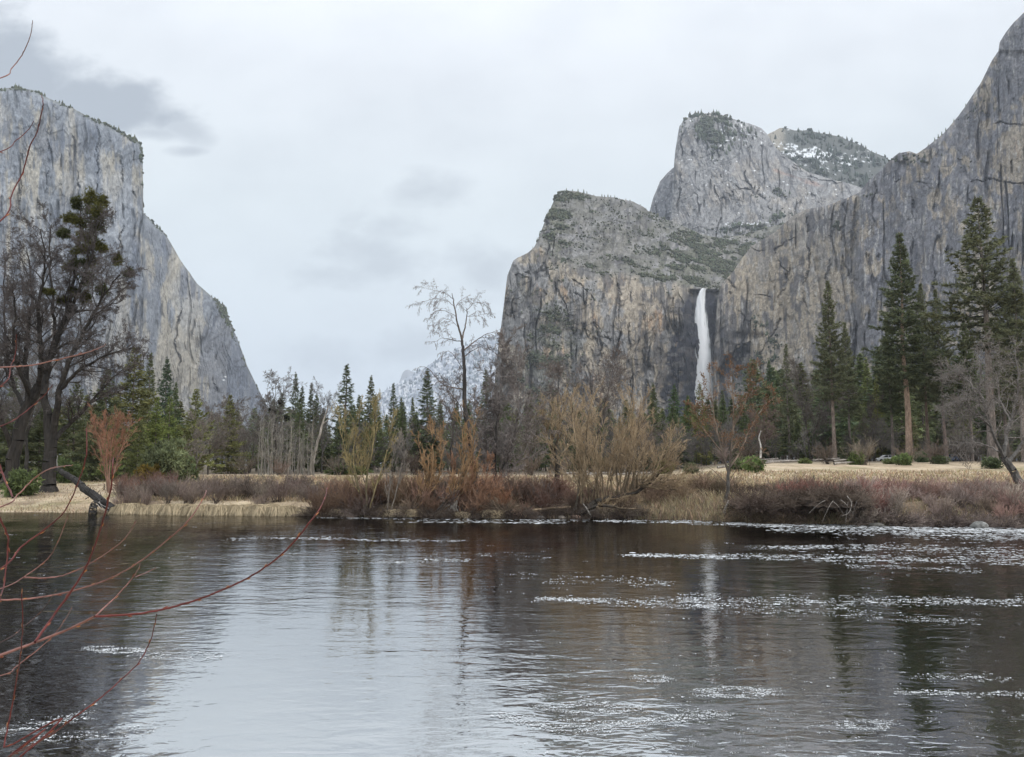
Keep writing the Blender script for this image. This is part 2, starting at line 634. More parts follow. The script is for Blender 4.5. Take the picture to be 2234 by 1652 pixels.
SEAM_LEFT = [[(105, 320), (100, 420), (108, 560), (102, 700)], [(165, 300), (172, 400), (166, 470)], [(215, 330), (205, 420), (210, 520)], [(50, 330), (45, 450)], [(260, 320), (268, 430), (262, 560)], [(290, 330), (294, 450), (290, 600)],
             [(400, 640), (380, 720), (390, 800)], [(470, 690), (465, 780), (470, 850)], [(430, 640), (425, 740)]]
SEAM_FALL = [[(1246, 598), (1275, 630), (1300, 661), (1325, 700)], [(1405, 640), (1408, 700), (1400, 760), (1415, 850)], [(1432, 650), (1425, 720), (1440, 790), (1432, 870)], [(1380, 640), (1372, 720), (1380, 800), (1372, 880)],
             [(1345, 620), (1350, 700), (1342, 780), (1350, 880)], [(1470, 650), (1462, 690), (1450, 720)], [(1300, 700), (1310, 760), (1300, 840)], [(1210, 500), (1205, 560), (1215, 620), (1240, 680), (1250, 740)], [(1160, 600), (1175, 680), (1160, 740)],
             [(1325, 795), (1345, 800), (1362, 797)], [(1130, 600), (1160, 610), (1190, 640)], [(1255, 640), (1290, 690), (1330, 745)], [(1120, 650), (1128, 740), (1118, 820)], [(1190, 480), (1196, 540), (1180, 590)]]
SEAM_WALL = [[(1585, 640), (1620, 690), (1640, 730), (1600, 760)], [(1690, 545), (1720, 600), (1700, 660)], [(1760, 480), (1765, 560), (1755, 640), (1770, 720)], [(1800, 470), (1815, 540), (1805, 620), (1820, 700)], [(1845, 440), (1835, 520), (1850, 600)],
             [(1910, 660), (1940, 640), (1965, 625)], [(1990, 420), (1998, 500), (1985, 600)], [(2030, 350), (2040, 450), (2032, 560), (2045, 680)], [(2130, 560), (2125, 650), (2135, 740)], [(1950, 400), (2010, 395), (2060, 405), (2120, 440)],
             [(2120, 395), (2170, 390), (2234, 405)], [(2150, 270), (2234, 275)], [(2095, 740), (2130, 690), (2150, 650)], [(1570, 600), (1620, 640), (1680, 650)], [(1640, 545), (1690, 540), (1740, 520)], [(1700, 700), (1660, 770), (1640, 860)], [(1910, 380), (1905, 470), (1915, 560)]]
SEAM_TOWER = [[(1560, 330), (1580, 420), (1570, 490)], [(1640, 300), (1625, 380), (1660, 460)], [(1660, 290), (1720, 360), (1800, 420)], [(1700, 330), (1760, 385), (1840, 402)], [(1600, 400), (1660, 430), (1700, 480)], [(1520, 300), (1510, 400), (1530, 480)], [(1490, 290), (1486, 380), (1482, 470)]]
GREY = np.array([0.275, 0.275, 0.285])
LIGHT = np.array([0.40, 0.395, 0.39])
TAN = np.array([0.42, 0.345, 0.245])
ORANGE = np.array([0.46, 0.28, 0.17])
DARK = np.array([0.115, 0.115, 0.125])
SNOW = np.array([0.85, 0.87, 0.9])
VEG = np.array([0.075, 0.085, 0.05])


def rock_relief(big=26, mid=9, fine=3.0, sx=1.0, seed=0, hz=1.0):
    def f(X, D, Z, PX, PY):
        U = (X + 0.25 * D) / sx
        wx = 30 * (fbm(U / 90, Z / 90, o=2, s=seed + 50) - 0.5)
        r = big * (fbm((U + wx) / 85, Z / 320, o=3, s=seed) - 0.5) * 2
        r = r + mid * (plates(fbm((U + wx) / 34, Z / (150 * hz), o=3, s=seed + 5), 11) - 0.5) * 3.0
        r = r + mid * 0.8 * (plates(fbm((U - 0.35 * Z + wx) / 60, (Z + 0.2 * U) / (70 * hz), o=3, s=seed + 7), 9) - 0.5) * 2.2
        r = r + fine * (plates(fbm((U + wx * 0.5) / 11, Z / (42 * hz), o=2, s=seed + 8), 7) - 0.5) * 2.6
        cr = ridge((U + wx) / 26, Z / (150 * hz), o=2, s=seed + 12)
        r = r + fine * 2.4 * ss(0.84, 0.93, cr)
        r = r + fine * 0.45 * (fbm(U / 5, Z / 9, o=2, s=seed + 15) - 0.5) * 2
        return r
    return f


def streaks(X, D, Z, seed, w=9.0, h=120.0):
    U = X + 0.25 * D
    return fbm(U / w, Z / h + 0.15 * vn(U / 30, Z / 40, s=seed + 3), o=4, s=seed, g=0.6)


# --- great cliff at the left, with its shoulder further back
def build_left_cliff():
    sil = [(-420, 150), (-200, 175), (0, 193), (40, 192), (75, 197), (100, 212), (150, 232), (200, 258), (240, 275), (280, 297), (305, 314), (311, 330), (313, 465),
           (325, 476), (360, 510), (395, 570), (430, 620), (465, 650), (490, 668), (505, 710), (520, 745), (540, 800), (560, 842), (575, 872), (600, 925), (640, 990)]
    A = tps([(-400, 200, 1760), (-400, 950, 1620), (0, 200, 1960), (0, 950, 1850), (150, 250, 2020), (310, 340, 2100), (310, 950, 2000), (150, 900, 1900), (220, 600, 1960)])
    B = tps([(315, 480, 2420), (315, 950, 2260), (460, 660, 2560), (560, 850, 2680), (450, 900, 2420), (640, 990, 2750), (380, 700, 2380)])

    def depth(px, py):
        e = 313 + 3 * ss(470, 800, py) + 7 * ss(760, 900, py)
        m = ss(-1.5, 2.5, px - e)
        return A(px, py) * (1 - m) + B(px, py) * m
    rel = rock_relief(26, 13, 5, 1.15, 100, 1.8)

    def alb(X, D, Z, px, py, below):
        s1 = streaks(X, D, Z, 110, 9, 260)
        s2 = streaks(X, D, Z, 120, 24, 170)
        n3 = fbm(X / 60, Z / 80, o=4, s=130)
        n4 = plates(fbm((X + 0.3 * D) / 22, Z / 90, o=4, s=135), 8)
        c = np.broadcast_to(np.array([0.215, 0.23, 0.255]), px.shape + (3,)).copy()  # blue cast of the valley haze painted into the base rock
        tan = ss(0.495, 0.57, s2 * 0.45 + n4 * 0.3 + n3 * 0.25 + blobs(px, py, [(420, 760, 60, 110, 0.13), (360, 800, 40, 90, 0.13), (250, 380, 70, 60, 0.05), (120, 330, 80, 60, 0.05), (400, 690, 50, 60, 0.08), (450, 820, 30, 40, 0.05)]))
        c = mixc(c, np.array([0.385, 0.35, 0.285]), tan * 0.85)
        c = mixc(c, np.array([0.36, 0.37, 0.385]), ss(0.5, 0.66, n3) * 0.5)
        dk = ss(0.51, 0.575, s1 * 0.3 + n4 * 0.25 + n3 * 0.15 + fbm(X / 26, Z / 85, o=4, s=138) * 0.3 + blobs(px, py, [(500, 790, 55, 75, 0.16), (535, 840, 40, 50, 0.12), (505, 690, 25, 60, 0.09), (180, 330, 120, 50, 0.06), (20, 290, 90, 50, 0.06), (445, 830, 22, 50, 0.05), (130, 480, 60, 40, 0.03), (360, 520, 40, 30, 0.06)]))
        c = mixc(c, np.array([0.125, 0.142, 0.18]), dk * 0.7)  # dark streaks, their blue also painted-in haze
        grn = ss(9, 0, below) * 0.5
        c = mixc(c, np.array([0.14, 0.145, 0.10]), grn)
        snow = ss(0.6, 0.7, blobs(px, py, [(490, 822, 9, 2.5, 0.5), (487, 829, 8, 2, 0.45), (505, 860, 14, 2, 0.2)]) + 0.5 * vn(X / 5, Z / 4, s=141))
        c = mixc(c, SNOW, snow)
        return (c * (0.74 + 0.5 * facets(X, Z, 34, 80, 150))[..., None] * (1 - 0.6 * cracks(X, Z, 27.200000000000003, 96.0, 170))[..., None] * (0.88 + 0.24 * facets(X, Z, 13.076923076923077, 30.769230769230766, 190))[..., None])
    return cliff("cliff", "immense pale granite cliff with a sheer right edge under grey cloud", sil, 1020, 940, lambda px, py: depth(px, py) + 12 * seams(px, py, SEAM_LEFT, 2.0), rel, lambda *q: alb(*q) * (1 - .32 * seams(q[3], q[4], SEAM_LEFT, 1.6))[..., None], 560, 420, 500, 1.3, 1, 40, 8, 2100)


# --- forested rock with the waterfall alcove
def build_fall_rock():
    sil = [(1066, 925), (1078, 850), (1085, 770), (1090, 735), (1096, 690), (1102, 640), (1107, 600), (1120, 568), (1150, 553), (1165, 540), (1176, 518), (1190, 480), (1205, 445), (1214, 424), (1235, 415),
           (1260, 417), (1300, 428), (1340, 432), (1380, 440), (1400, 450), (1415, 461), (1440, 473), (1480, 490), (1530, 510), (1562, 520), (1620, 512), (1700, 490), (1760, 470)]
    base = tps([(1075, 930, 1560), (1090, 740, 1600), (1105, 600, 1660), (1120, 950, 1450), (1200, 800, 1480), (1210, 600, 1570), (1210, 440, 1800), (1300, 430, 1900), (1300, 600, 1650), (1300, 850, 1500),
                (1415, 470, 2080), (1450, 640, 1715), (1450, 850, 1640), (1400, 560, 1860), (1540, 625, 1820), (1540, 860, 1730), (1540, 530, 2150), (1620, 560, 2150), (1700, 500, 2300), (1700, 800, 1780), (1470, 520, 2050)])

    def depth(px, py):
        D = base(px, py)
        # alcove of the fall, dark recess
        D = D + 55 * ss(1492, 1512, px) * ss(1575, 1562, px) * ss(628, 640, py)
        D = D + 28 * ss(1440, 1458, px) * ss(1512, 1495, px) * ss(690, 730, py)
        # edge between cliff band and scrub slope
        rim = np.interp(px, [1080, 1200, 1290, 1340, 1380, 1430, 1480, 1520, 1560], [560, 560, 600, 590, 590, 600, 612, 630, 632])
        D = D + 26 * ss(6, -10, py - rim) * ss(1260, 1330, px)
        # gullies in the face
        for gx, gw, ga in ((1405, 7, 18), (1440, 6, 16), (1345, 9, 10), (1250, 14, 18), (1160, 12, 14)):
            cx = gx + 12 * (fbm(py / 60, gx, o=2, s=7) - 0.5) + (py - 750) * 0.05
            D = D + ga * np.exp(-((px - cx) / gw) ** 2) * ss(590, 640, py)
        return D
    r1 = rock_relief(18, 14, 6, 0.85, 200, 0.9)

    def rel(X, D, Z, px, py):
        slope = ss(30, -10, py - np.interp(px, [1080, 1200, 1290, 1340, 1430, 1520, 1600], [480, 560, 610, 600, 605, 630, 640]))
        r = r1(X, D, Z, px, py)
        soft = 14 * (fbm(X / 30, D / 60, Z / 30, o=4, s=210) - 0.5) * 2 + 5 * (fbm(X / 7, Z / 5, o=2, s=211) - 0.5) * 2
        return r * (1 - 0.75 * slope) + soft * slope

    def alb(X, D, Z, px, py, below):
        s1 = streaks(X, D, Z, 220, 6, 70)
        s2 = streaks(X, D, Z, 230, 18, 60)
        n3 = fbm(X / 28, Z / 28, o=4, s=235)
        c = np.broadcast_to(np.array([0.215, 0.21, 0.205]), px.shape + (3,)).copy()
        up_ = ss(12, -12, py - np.interp(px, [1080, 1200, 1290, 1340, 1430, 1520, 1600], [480, 555, 610, 600, 605, 632, 640]))
        tan = ss(0.48, 0.58, s2 * 0.35 + n3 * 0.65 + blobs(px, py, [(1400, 640, 80, 30, 0.16), (1420, 720, 60, 70, 0.11), (1300, 740, 70, 60, 0.07), (1350, 820, 60, 60, 0.09), (1490, 640, 20, 25, 0.2), (1390, 750, 20, 80, 0.1), (1250, 760, 30, 40, 0.05)]))
        c = mixc(c, np.array([0.345, 0.29, 0.215]), tan * 0.72 * (1 - 0.85 * up_))
        org = ss(0.62, 0.8, s2 + blobs(px, py, [(1300, 690, 10, 25, 0.25), (1190, 640, 14, 20, 0.15), (1335, 790, 20, 10, 0.2)]))
        c = mixc(c, np.array([0.34, 0.21, 0.115]), org * 0.6 * (1 - up_))
        dk = ss(0.52, 0.60, s1 * 0.35 + n3 * 0.35 + fbm(X / 11, Z / 22, o=4, s=248) * 0.3 + blobs(px, py, [(1150, 680, 60, 90, 0.04), (1415, 790, 14, 90, 0.09), (1445, 740, 10, 90, 0.08)]))
        c = mixc(c, np.array([0.095, 0.092, 0.095]), dk * 0.8)
        # wet dark rock round the fall
        nn = 44 * (fbm(py / 26, px / 26, o=4, s=238) - 0.5)
        lx = np.interp(py, [625, 660, 700, 760, 850, 900], [1506, 1498, 1480, 1462, 1448, 1445]) + nn
        rx = np.interp(py, [625, 700, 760, 800, 900], [1564, 1566, 1572, 1590, 1600]) + nn * 0.35
        wet = ss(-5, 5, px - lx) * ss(7, -7, px - rx) * ss(-6, 8, py - 632 - 26 * (fbm(px / 9, 5.5, o=3, s=255) - .3) * np.clip(np.abs(px - 1533) / 20, 0, 1.4))
        c = mixc(c, np.array([0.034, 0.036, 0.048]), wet * (0.97 - 0.5 * ss(0.50, 0.60, fbm(X / 13, Z / 10, o=4, s=251)) * (.35 + .65 * ss(1505, 1470, px))))
        # scrub floor on the ledges and slope
        vg = veg_mask(px, py) * ss(0.35, 0.6, fbm(X / 12, Z / 9, D / 14, o=3, s=240))
        c = mixc(c, np.array([0.15, 0.143, 0.118]), up_ * 0.5 * ss(0.4, 0.6, fbm(X / 20, Z / 9, o=3, s=249)))
        c = mixc(c, np.array([0.115, 0.115, 0.08]), np.clip(vg, 0, 1) * 0.8)
        return (c * (0.68 + 0.65 * facets(X, Z, 22, 34, 250))[..., None] * (1 - 0.72 * cracks(X, Z, 17.6, 40.8, 270))[..., None] * (0.88 + 0.24 * facets(X, Z, 8.461538461538462, 13.076923076923077, 290))[..., None])

    def veg_mask(px, py):
        r = np.interp(px, [1080, 1200, 1290, 1340, 1430, 1520, 1600], [480, 555, 610, 600, 605, 632, 640])
        m = ss(14, -14, py - r) * (0.24 + 0.30 * ss(1350, 1470, px))
        m = m + blobs(px, py, [(1205, 700, 35, 28, 0.55), (1220, 745, 48, 28, 0.85), (1180, 780, 45, 35, 0.75), (1170, 850, 70, 45, 0.7), (1215, 500, 25, 90, 0.5), (1290, 640, 16, 14, .4), (1150, 640, 25, 40, .3), (1530, 570, 75, 42, .8), (1440, 600, 50, 22, .7), (1600, 540, 60, 30, .6), (1330, 580, 60, 16, .3), (1250, 430, 60, 8, .6), (1215, 470, 22, 60, .4)])
        return np.clip(m, 0, 1)
    out = cliff("fall_cliff", "broad grey and tan rock with scrubby top and a dark alcove behind the waterfall", sil, 1020, 930, lambda px, py: depth(px, py) + 10 * seams(px, py, SEAM_FALL, 2.0), rel, lambda *q: alb(*q) * (1 - .32 * seams(q[3], q[4], SEAM_FALL, 1.6))[..., None], 640, 480, 350, 1.6, 2, 25, 6)
    return out + (veg_mask,)


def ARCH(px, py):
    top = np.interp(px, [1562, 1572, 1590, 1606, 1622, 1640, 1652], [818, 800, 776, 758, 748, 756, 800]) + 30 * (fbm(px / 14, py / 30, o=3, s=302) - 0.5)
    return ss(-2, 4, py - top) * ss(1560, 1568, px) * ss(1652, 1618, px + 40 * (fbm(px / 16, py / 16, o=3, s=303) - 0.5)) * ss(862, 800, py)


def build_right_wall():
    sil = [(1553, 940), (1556, 850), (1558, 760), (1562, 690), (1566, 645), (1575, 618), (1600, 592), (1620, 562), (1640, 536), (1690, 507), (1730, 471), (1760, 456), (1800, 450), (1850, 431), (1875, 420), (1890, 400), (1920, 372), (1940, 351), (1960, 335), (1985, 330),
           (2000, 335), (2020, 322), (2060, 290), (2090, 255), (2110, 225), (2140, 180), (2165, 130), (2178, 112), (2181, 92), (2195, 70), (2215, 45), (2234, 28), (2330, -70), (2480, -160)]
    base = tps([(1560, 650, 1760), (1560, 900, 1690), (1640, 545, 1790), (1700, 800, 1590), (1760, 465, 1680), (1870, 430, 1560), (1870, 850, 1400), (1985, 335, 1480), (2100, 250, 1400), (2200, 70, 1350), (2234, 500, 1130), (2234, 950, 1030),
                (2470, -150, 1200), (2470, 900, 900), (2050, 700, 1220), (1760, 640, 1600), (1640, 700, 1690)])

    def depth(px, py):
        D = base(px, py)
        e = 1868 + 26 * (fbm(py / 80, 0.3, o=4, s=301) - 0.5) - 8 * ss(420, 900, py)
        D = D + 18 * np.exp(-((px - e) / 7) ** 2) - 26 * ss(0, 14, px - e) * ss(1990, 1890, px)
        # overhanging arch above a dark hollow
        arch = ARCH(px, py)
        D = D + 34 * arch
        # roof overhang high on the right
        D = D + 9 * ss(108, 116, py) * ss(2165, 2185, px) * ss(150, 120, py)
        D = D + 14 * np.exp(-((py - 735) / 9) ** 2) * ss(1590, 1610, px) * ss(1680, 1650, px)
        return D
    rel = rock_relief(12, 7, 4.2, 0.8, 300, 1.0)

    def alb(X, D, Z, px, py, below):
        s1 = streaks(X, D, Z, 310, 5, 110)
        s2 = streaks(X, D, Z, 320, 12, 95)
        n3 = fbm(X / 40, Z / 50, o=4, s=330)
        ylw = ss(1900, 1780, px)
        c = np.broadcast_to(np.array([0.148, 0.148, 0.160]), px.shape + (3,)).copy()
        n5 = fbm(X / 9, Z / 16, o=4, s=333)
        c = mixc(c, np.array([0.20, 0.195, 0.20]), ss(0.45, 0.65, n5))
        c = mixc(c, np.array([0.235, 0.215, 0.19]), ylw)
        tan = ss(0.515, 0.58, s2 * 0.25 + n3 * 0.35 + n5 * 0.40 + ylw * 0.045 - ss(1900, 1960, px) * 0.02
                 + blobs(px, py, [(2215, 330, 35, 60, 0.22), (2180, 340, 60, 50, 0.10), (2100, 540, 10, 60, 0.18), (2200, 420, 60, 40, 0.10), (2160, 600, 40, 40, 0.12), (1700, 640, 60, 60, 0.14), (1620, 640, 45, 60, 0.12), (1640, 760, 60, 40, 0.10), (1840, 560, 25, 90, 0.10), (1985, 390, 25, 18, 0.12), (2140, 700, 40, 40, 0.14), (2225, 640, 40, 60, 0.10), (1955, 450, 14, 50, .06)]))
        c = mixc(c, np.array([0.32, 0.27, 0.20]), tan * 0.72)
        c = mixc(c, np.array([0.42, 0.25, 0.15]), 0.6 * ss(0.5, 0.8, blobs(px, py, [(2222, 330, 16, 50, 0.35), (2115, 690, 14, 20, 0.35), (2105, 550, 4, 50, .3), (1612, 545, 16, 18, .3), (1700, 570, 30, 8, .3)]) + 0.5 * s2))
        dk = ss(0.535, 0.60, s1 * 0.30 + fbm(X / 34, Z / 95, o=4, s=336) * 0.4 + n5 * 0.30 + blobs(px, py, [(1872, 600, 22, 200, 0.05), (2110, 330, 80, 50, 0.05), (2180, 150, 60, 80, 0.05), (1990, 560, 80, 120, 0.025), (1750, 500, 60, 40, 0.05)]))
        c = mixc(c, np.array([0.068, 0.071, 0.085]), dk * 0.75)
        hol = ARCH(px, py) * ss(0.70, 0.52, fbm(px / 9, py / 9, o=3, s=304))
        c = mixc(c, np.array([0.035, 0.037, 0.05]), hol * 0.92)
        c = mixc(c, np.array([0.38, 0.37, 0.35]), 0.6 * ss(0.64, 0.72, streaks(X, D, Z, 340, 4, 22)))
        return (c * (0.7 + 0.6 * facets(X, Z, 20, 32, 350))[..., None] * (1 - 0.65 * cracks(X, Z, 16.0, 38.4, 370))[..., None] * (0.88 + 0.24 * facets(X, Z, 7.692307692307692, 12.307692307692307, 390))[..., None])
    vm = lambda px, py: np.clip(blobs(px, py, [(1640, 830, 35, 60, 0.75), (1690, 760, 12, 35, 0.5), (1672, 720, 12, 20, 0.35), (1650, 700, 8, 20, .3), (1730, 800, 25, 20, .35), (1690, 870, 60, 40, .4), (1825, 490, 7, 12, 0.8), (1930, 800, 60, 40, .5), (2050, 345, 60, 14, 0.45), (1960, 350, 30, 8, .35), (1870, 430, 30, 6, .4), (2130, 250, 40, 30, .15), (1800, 880, 60, 50, .7)]), 0, 1)
    out = cliff("cliff_wall", "dark grey streaked granite wall climbing steeply to the top right", sil, 1020, 950, lambda px, py: depth(px, py) + 8 * seams(px, py, SEAM_WALL, 2.0), rel, lambda *q: alb(*q) * (1 - .32 * seams(q[3], q[4], SEAM_WALL, 1.6))[..., None], 680, 520, 350, 1.3, 3, 18, 6, 1450)
    return out + (vm,)


def build_tower():
    sil = [(1380, 520), (1417, 461), (1425, 432), (1440, 396), (1456, 378), (1470, 366), (1473, 330), (1478, 300), (1482, 276), (1495, 259), (1520, 250), (1560, 247), (1590, 256), (1640, 272), (1660, 280), (1674, 294), (1692, 322), (1720, 346), (1760, 373), (1800, 388), (1840, 398), (1880, 410), (1940, 440)]
    base = tps([(1400, 500, 2700), (1478, 300, 2740), (1560, 250, 2800), (1560, 500, 2560), (1480, 500, 2600), (1640, 280, 2860), (1700, 340, 2860), (1640, 450, 2640), (1780, 430, 2720), (1880, 420, 2860), (1700, 540, 2560), (1850, 560, 2650), (1600, 800, 2500)])

    def depth(px, py):
        e = np.interp(py, [360, 450, 520], [1472, 1466, 1460])
        return base(px, py) + 70 * ss(1, -3, px - e) + 25 * ss(0, 40, px - np.interp(py, [280, 400, 520], [1655, 1690, 1730])) * 0
    rel = rock_relief(26, 15, 6.5, 1.1, 400, 1.1)

    def alb(X, D, Z, px, py, below):
        s1 = streaks(X + 0.5 * Z, D, Z, 410, 9, 90)
        n3 = fbm(X / 40, Z / 40, o=4, s=420)
        c = np.broadcast_to(np.array([0.265, 0.26, 0.258]), px.shape + (3,)).copy()
        c = mixc(c, np.array([0.335, 0.305, 0.27]), ss(0.5, 0.65, n3) * 0.7)
        c = mixc(c, np.array([0.13, 0.132, 0.14]), 0.75 * ss(0.54, 0.68, s1 * 0.7 + n3 * 0.3 + blobs(px, py, [(1600, 310, 90, 35, 0.08)])))
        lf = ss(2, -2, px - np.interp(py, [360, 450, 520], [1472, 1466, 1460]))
        c = mixc(c, np.array([0.17, 0.172, 0.185]), lf * 0.7)  # left facet's shade painted into the rock colour
        org = ss(0.52, 0.66, blobs(px - 0, py - 0.28 * (px - 1790), [(1780, 406, 55, 14, 0.4), (1700, 400, 60, 9, 0.3), (1690, 372, 14, 10, .35)]) + 0.42 * n3)
        c = mixc(c, np.array([0.38, 0.23, 0.165]), org * 0.6)
        sn = ss(0.66, 0.72, vn(X / 7, Z / 5, s=431) * 0.55 + 0.25 * vn(X / 3, Z / 3, s=432) + blobs(px, py, [(1560, 280, 70, 18, 0.08), (1610, 300, 50, 20, 0.10), (1570, 320, 40, 60, 0.05), (1640, 490, 40, 5, 0.28), (1600, 488, 12, 4, 0.2), (1690, 405, 50, 10, .08)]))
        c = mixc(c, SNOW, sn)
        return (c * (0.76 + 0.5 * facets(X, Z, 34, 50, 450))[..., None] * (1 - 0.6 * cracks(X, Z, 27.200000000000003, 60.0, 470))[..., None] * (0.88 + 0.24 * facets(X, Z, 13.076923076923077, 19.23076923076923, 490))[..., None])
    vm = lambda px, py: np.clip(blobs(px, py, [(1530, 268, 50, 18, 0.9), (1580, 285, 60, 25, 0.55), (1570, 310, 30, 40, 0.25), (1640, 500, 60, 10, .7), (1700, 480, 30, 20, .4), (1680, 420, 60, 14, .2)]), 0, 1)
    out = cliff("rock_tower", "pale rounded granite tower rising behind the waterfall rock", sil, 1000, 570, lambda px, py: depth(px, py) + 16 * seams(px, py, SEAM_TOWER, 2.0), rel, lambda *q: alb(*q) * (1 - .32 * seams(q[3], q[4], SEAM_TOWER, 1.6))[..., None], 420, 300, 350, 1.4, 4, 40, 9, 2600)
    return out + (vm,)


def build_snow_hill():
    sil = [(1600, 330), (1660, 300), (1688, 286), (1700, 280), (1716, 279), (1735, 285), (1760, 283), (1790, 290), (1815, 295), (1835, 298), (1870, 315), (1900, 330), (1930, 342), (1960, 360), (2020, 400)]
    base = tps([(1690, 290, 3500), (1740, 400, 3250), (1830, 300, 3600), (1900, 420, 3250), (2000, 400, 3500), (1800, 600, 3150), (1620, 400, 3300)])
    rel = rock_relief(22, 8, 4, 1.2, 500, 0.8)

    def alb(X, D, Z, px, py, below):
        n3 = fbm(X / 40, Z / 25, o=4, s=520)
        c = np.broadcast_to(np.array([0.105, 0.11, 0.098]), px.shape + (3,)).copy()
        c = mixc(c, np.array([0.36, 0.32, 0.26]), ss(20, 0, px - 1700) * ss(345, 320, py) * 0.7)
        sn = 0.85 * ss(0.63, 0.70, fbm((X + 1.2 * Z) / 18, (Z - 0.3 * X) / 9, o=4, s=531) * 0.6 + 0.22 * vn(X / 5, Z / 4, s=532) + blobs(px, py, [(1750, 330, 60, 22, 0.24), (1820, 350, 80, 22, 0.15), (1800, 395, 60, 18, 0.12), (1720, 288, 30, 6, .12), (1700, 300, 30, 20, .1), (1870, 345, 40, 20, .06)]))
        return mixc(c, SNOW, sn)
    vm = lambda px, py: np.clip(0.75 - blobs(px, py, [(1745, 325, 50, 18, 0.5), (1700, 300, 20, 25, .7)]), 0, 1)
    out = cliff("snowy_hill", "wooded hill dusted with snow behind the granite tower", sil, 1000, 450, base, rel, alb, 260, 160, 400, 1.5, 5, 30, 6, 3300)
    return out + (vm,)


def build_snow_slope():
    sil = [(780, 930), (820, 880), (840, 852), (870, 836), (900, 816), (930, 800), (960, 780), (1000, 760), (1040, 745), (1080, 733), (1120, 715), (1200, 690)]
    base = tps([(840, 855, 8820), (1000, 765, 8715), (1100, 725, 8610), (1000, 920, 7770), (850, 930, 8190), (1180, 900, 7560), (1180, 700, 8610)])
    rel = rock_relief(40, 14, 6, 1.6, 600, 0.8)

    def alb(X, D, Z, px, py, below):
        n3 = fbm(X / 70, Z / 40, o=4, s=620)
        c = np.broadcast_to(np.array([0.33, 0.36, 0.41]), px.shape + (3,)).copy()  # paled and blued: distance haze painted into the rock colour
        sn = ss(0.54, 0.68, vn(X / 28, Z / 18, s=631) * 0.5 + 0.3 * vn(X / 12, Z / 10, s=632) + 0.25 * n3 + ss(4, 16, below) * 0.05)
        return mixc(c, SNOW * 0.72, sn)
    vm = lambda px, py: 0.6 + 0 * px
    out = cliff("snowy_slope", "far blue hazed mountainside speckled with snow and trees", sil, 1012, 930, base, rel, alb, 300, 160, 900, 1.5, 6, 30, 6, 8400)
    return out + (vm,)


def build_far_dome():
    sil = [(855, 880), (868, 842), (873, 828), (878, 814), (883, 808), (890, 806), (899, 810), (915, 818), (940, 830), (980, 850)]
    base = tps([(860, 870, 11615), (890, 810, 11730), (970, 850, 11776), (900, 950, 10395), (860, 950, 10416)])
    rel = rock_relief(30, 10, 4, 2.0, 700, 1.5)

    def alb(X, D, Z, px, py, below):
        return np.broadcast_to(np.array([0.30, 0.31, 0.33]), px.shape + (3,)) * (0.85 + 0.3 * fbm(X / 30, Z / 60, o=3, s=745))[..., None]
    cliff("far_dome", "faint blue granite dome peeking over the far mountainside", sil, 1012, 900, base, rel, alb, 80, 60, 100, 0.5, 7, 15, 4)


ELC = build_left_cliff()
FALL = build_fall_rock()
WALL = build_right_wall()
TOWER = build_tower()
HILL = build_snow_hill()
SLOPE = build_snow_slope()
build_far_dome()

# --- scrub growing on the rock: leafy lumps, one mass per cliff
_oct = np.array([(1, 0, 0), (-1, 0, 0), (0, 1, 0), (0, -1, 0), (0, 0, 1), (0, 0, -1)], float)
_of = [(0, 2, 4), (2, 1, 4), (1, 3, 4), (3, 0, 4), (2, 0, 5), (1, 2, 5), (3, 1, 5), (0, 3, 5)]


def subdiv(v, f):
    v = [tuple(x) for x in v]
    cache, nf = {}, []

    def mid(a, b):
        k = (min(a, b), max(a, b))
        if k not in cache:
            p = (np.array(v[a]) + v[b]) / 2
            v.append(tuple(p / np.linalg.norm(p)))
            cache[k] = len(v) - 1
        return cache[k]
    for a, b, c in f:
        x, y, z = mid(a, b), mid(b, c), mid(c, a)
        nf += [(a, x, z), (b, y, x), (c, z, y), (x, y, z)]
    return np.array(v), nf


ICO1 = subdiv(_oct, _of)
ICO2 = subdiv(*ICO1)


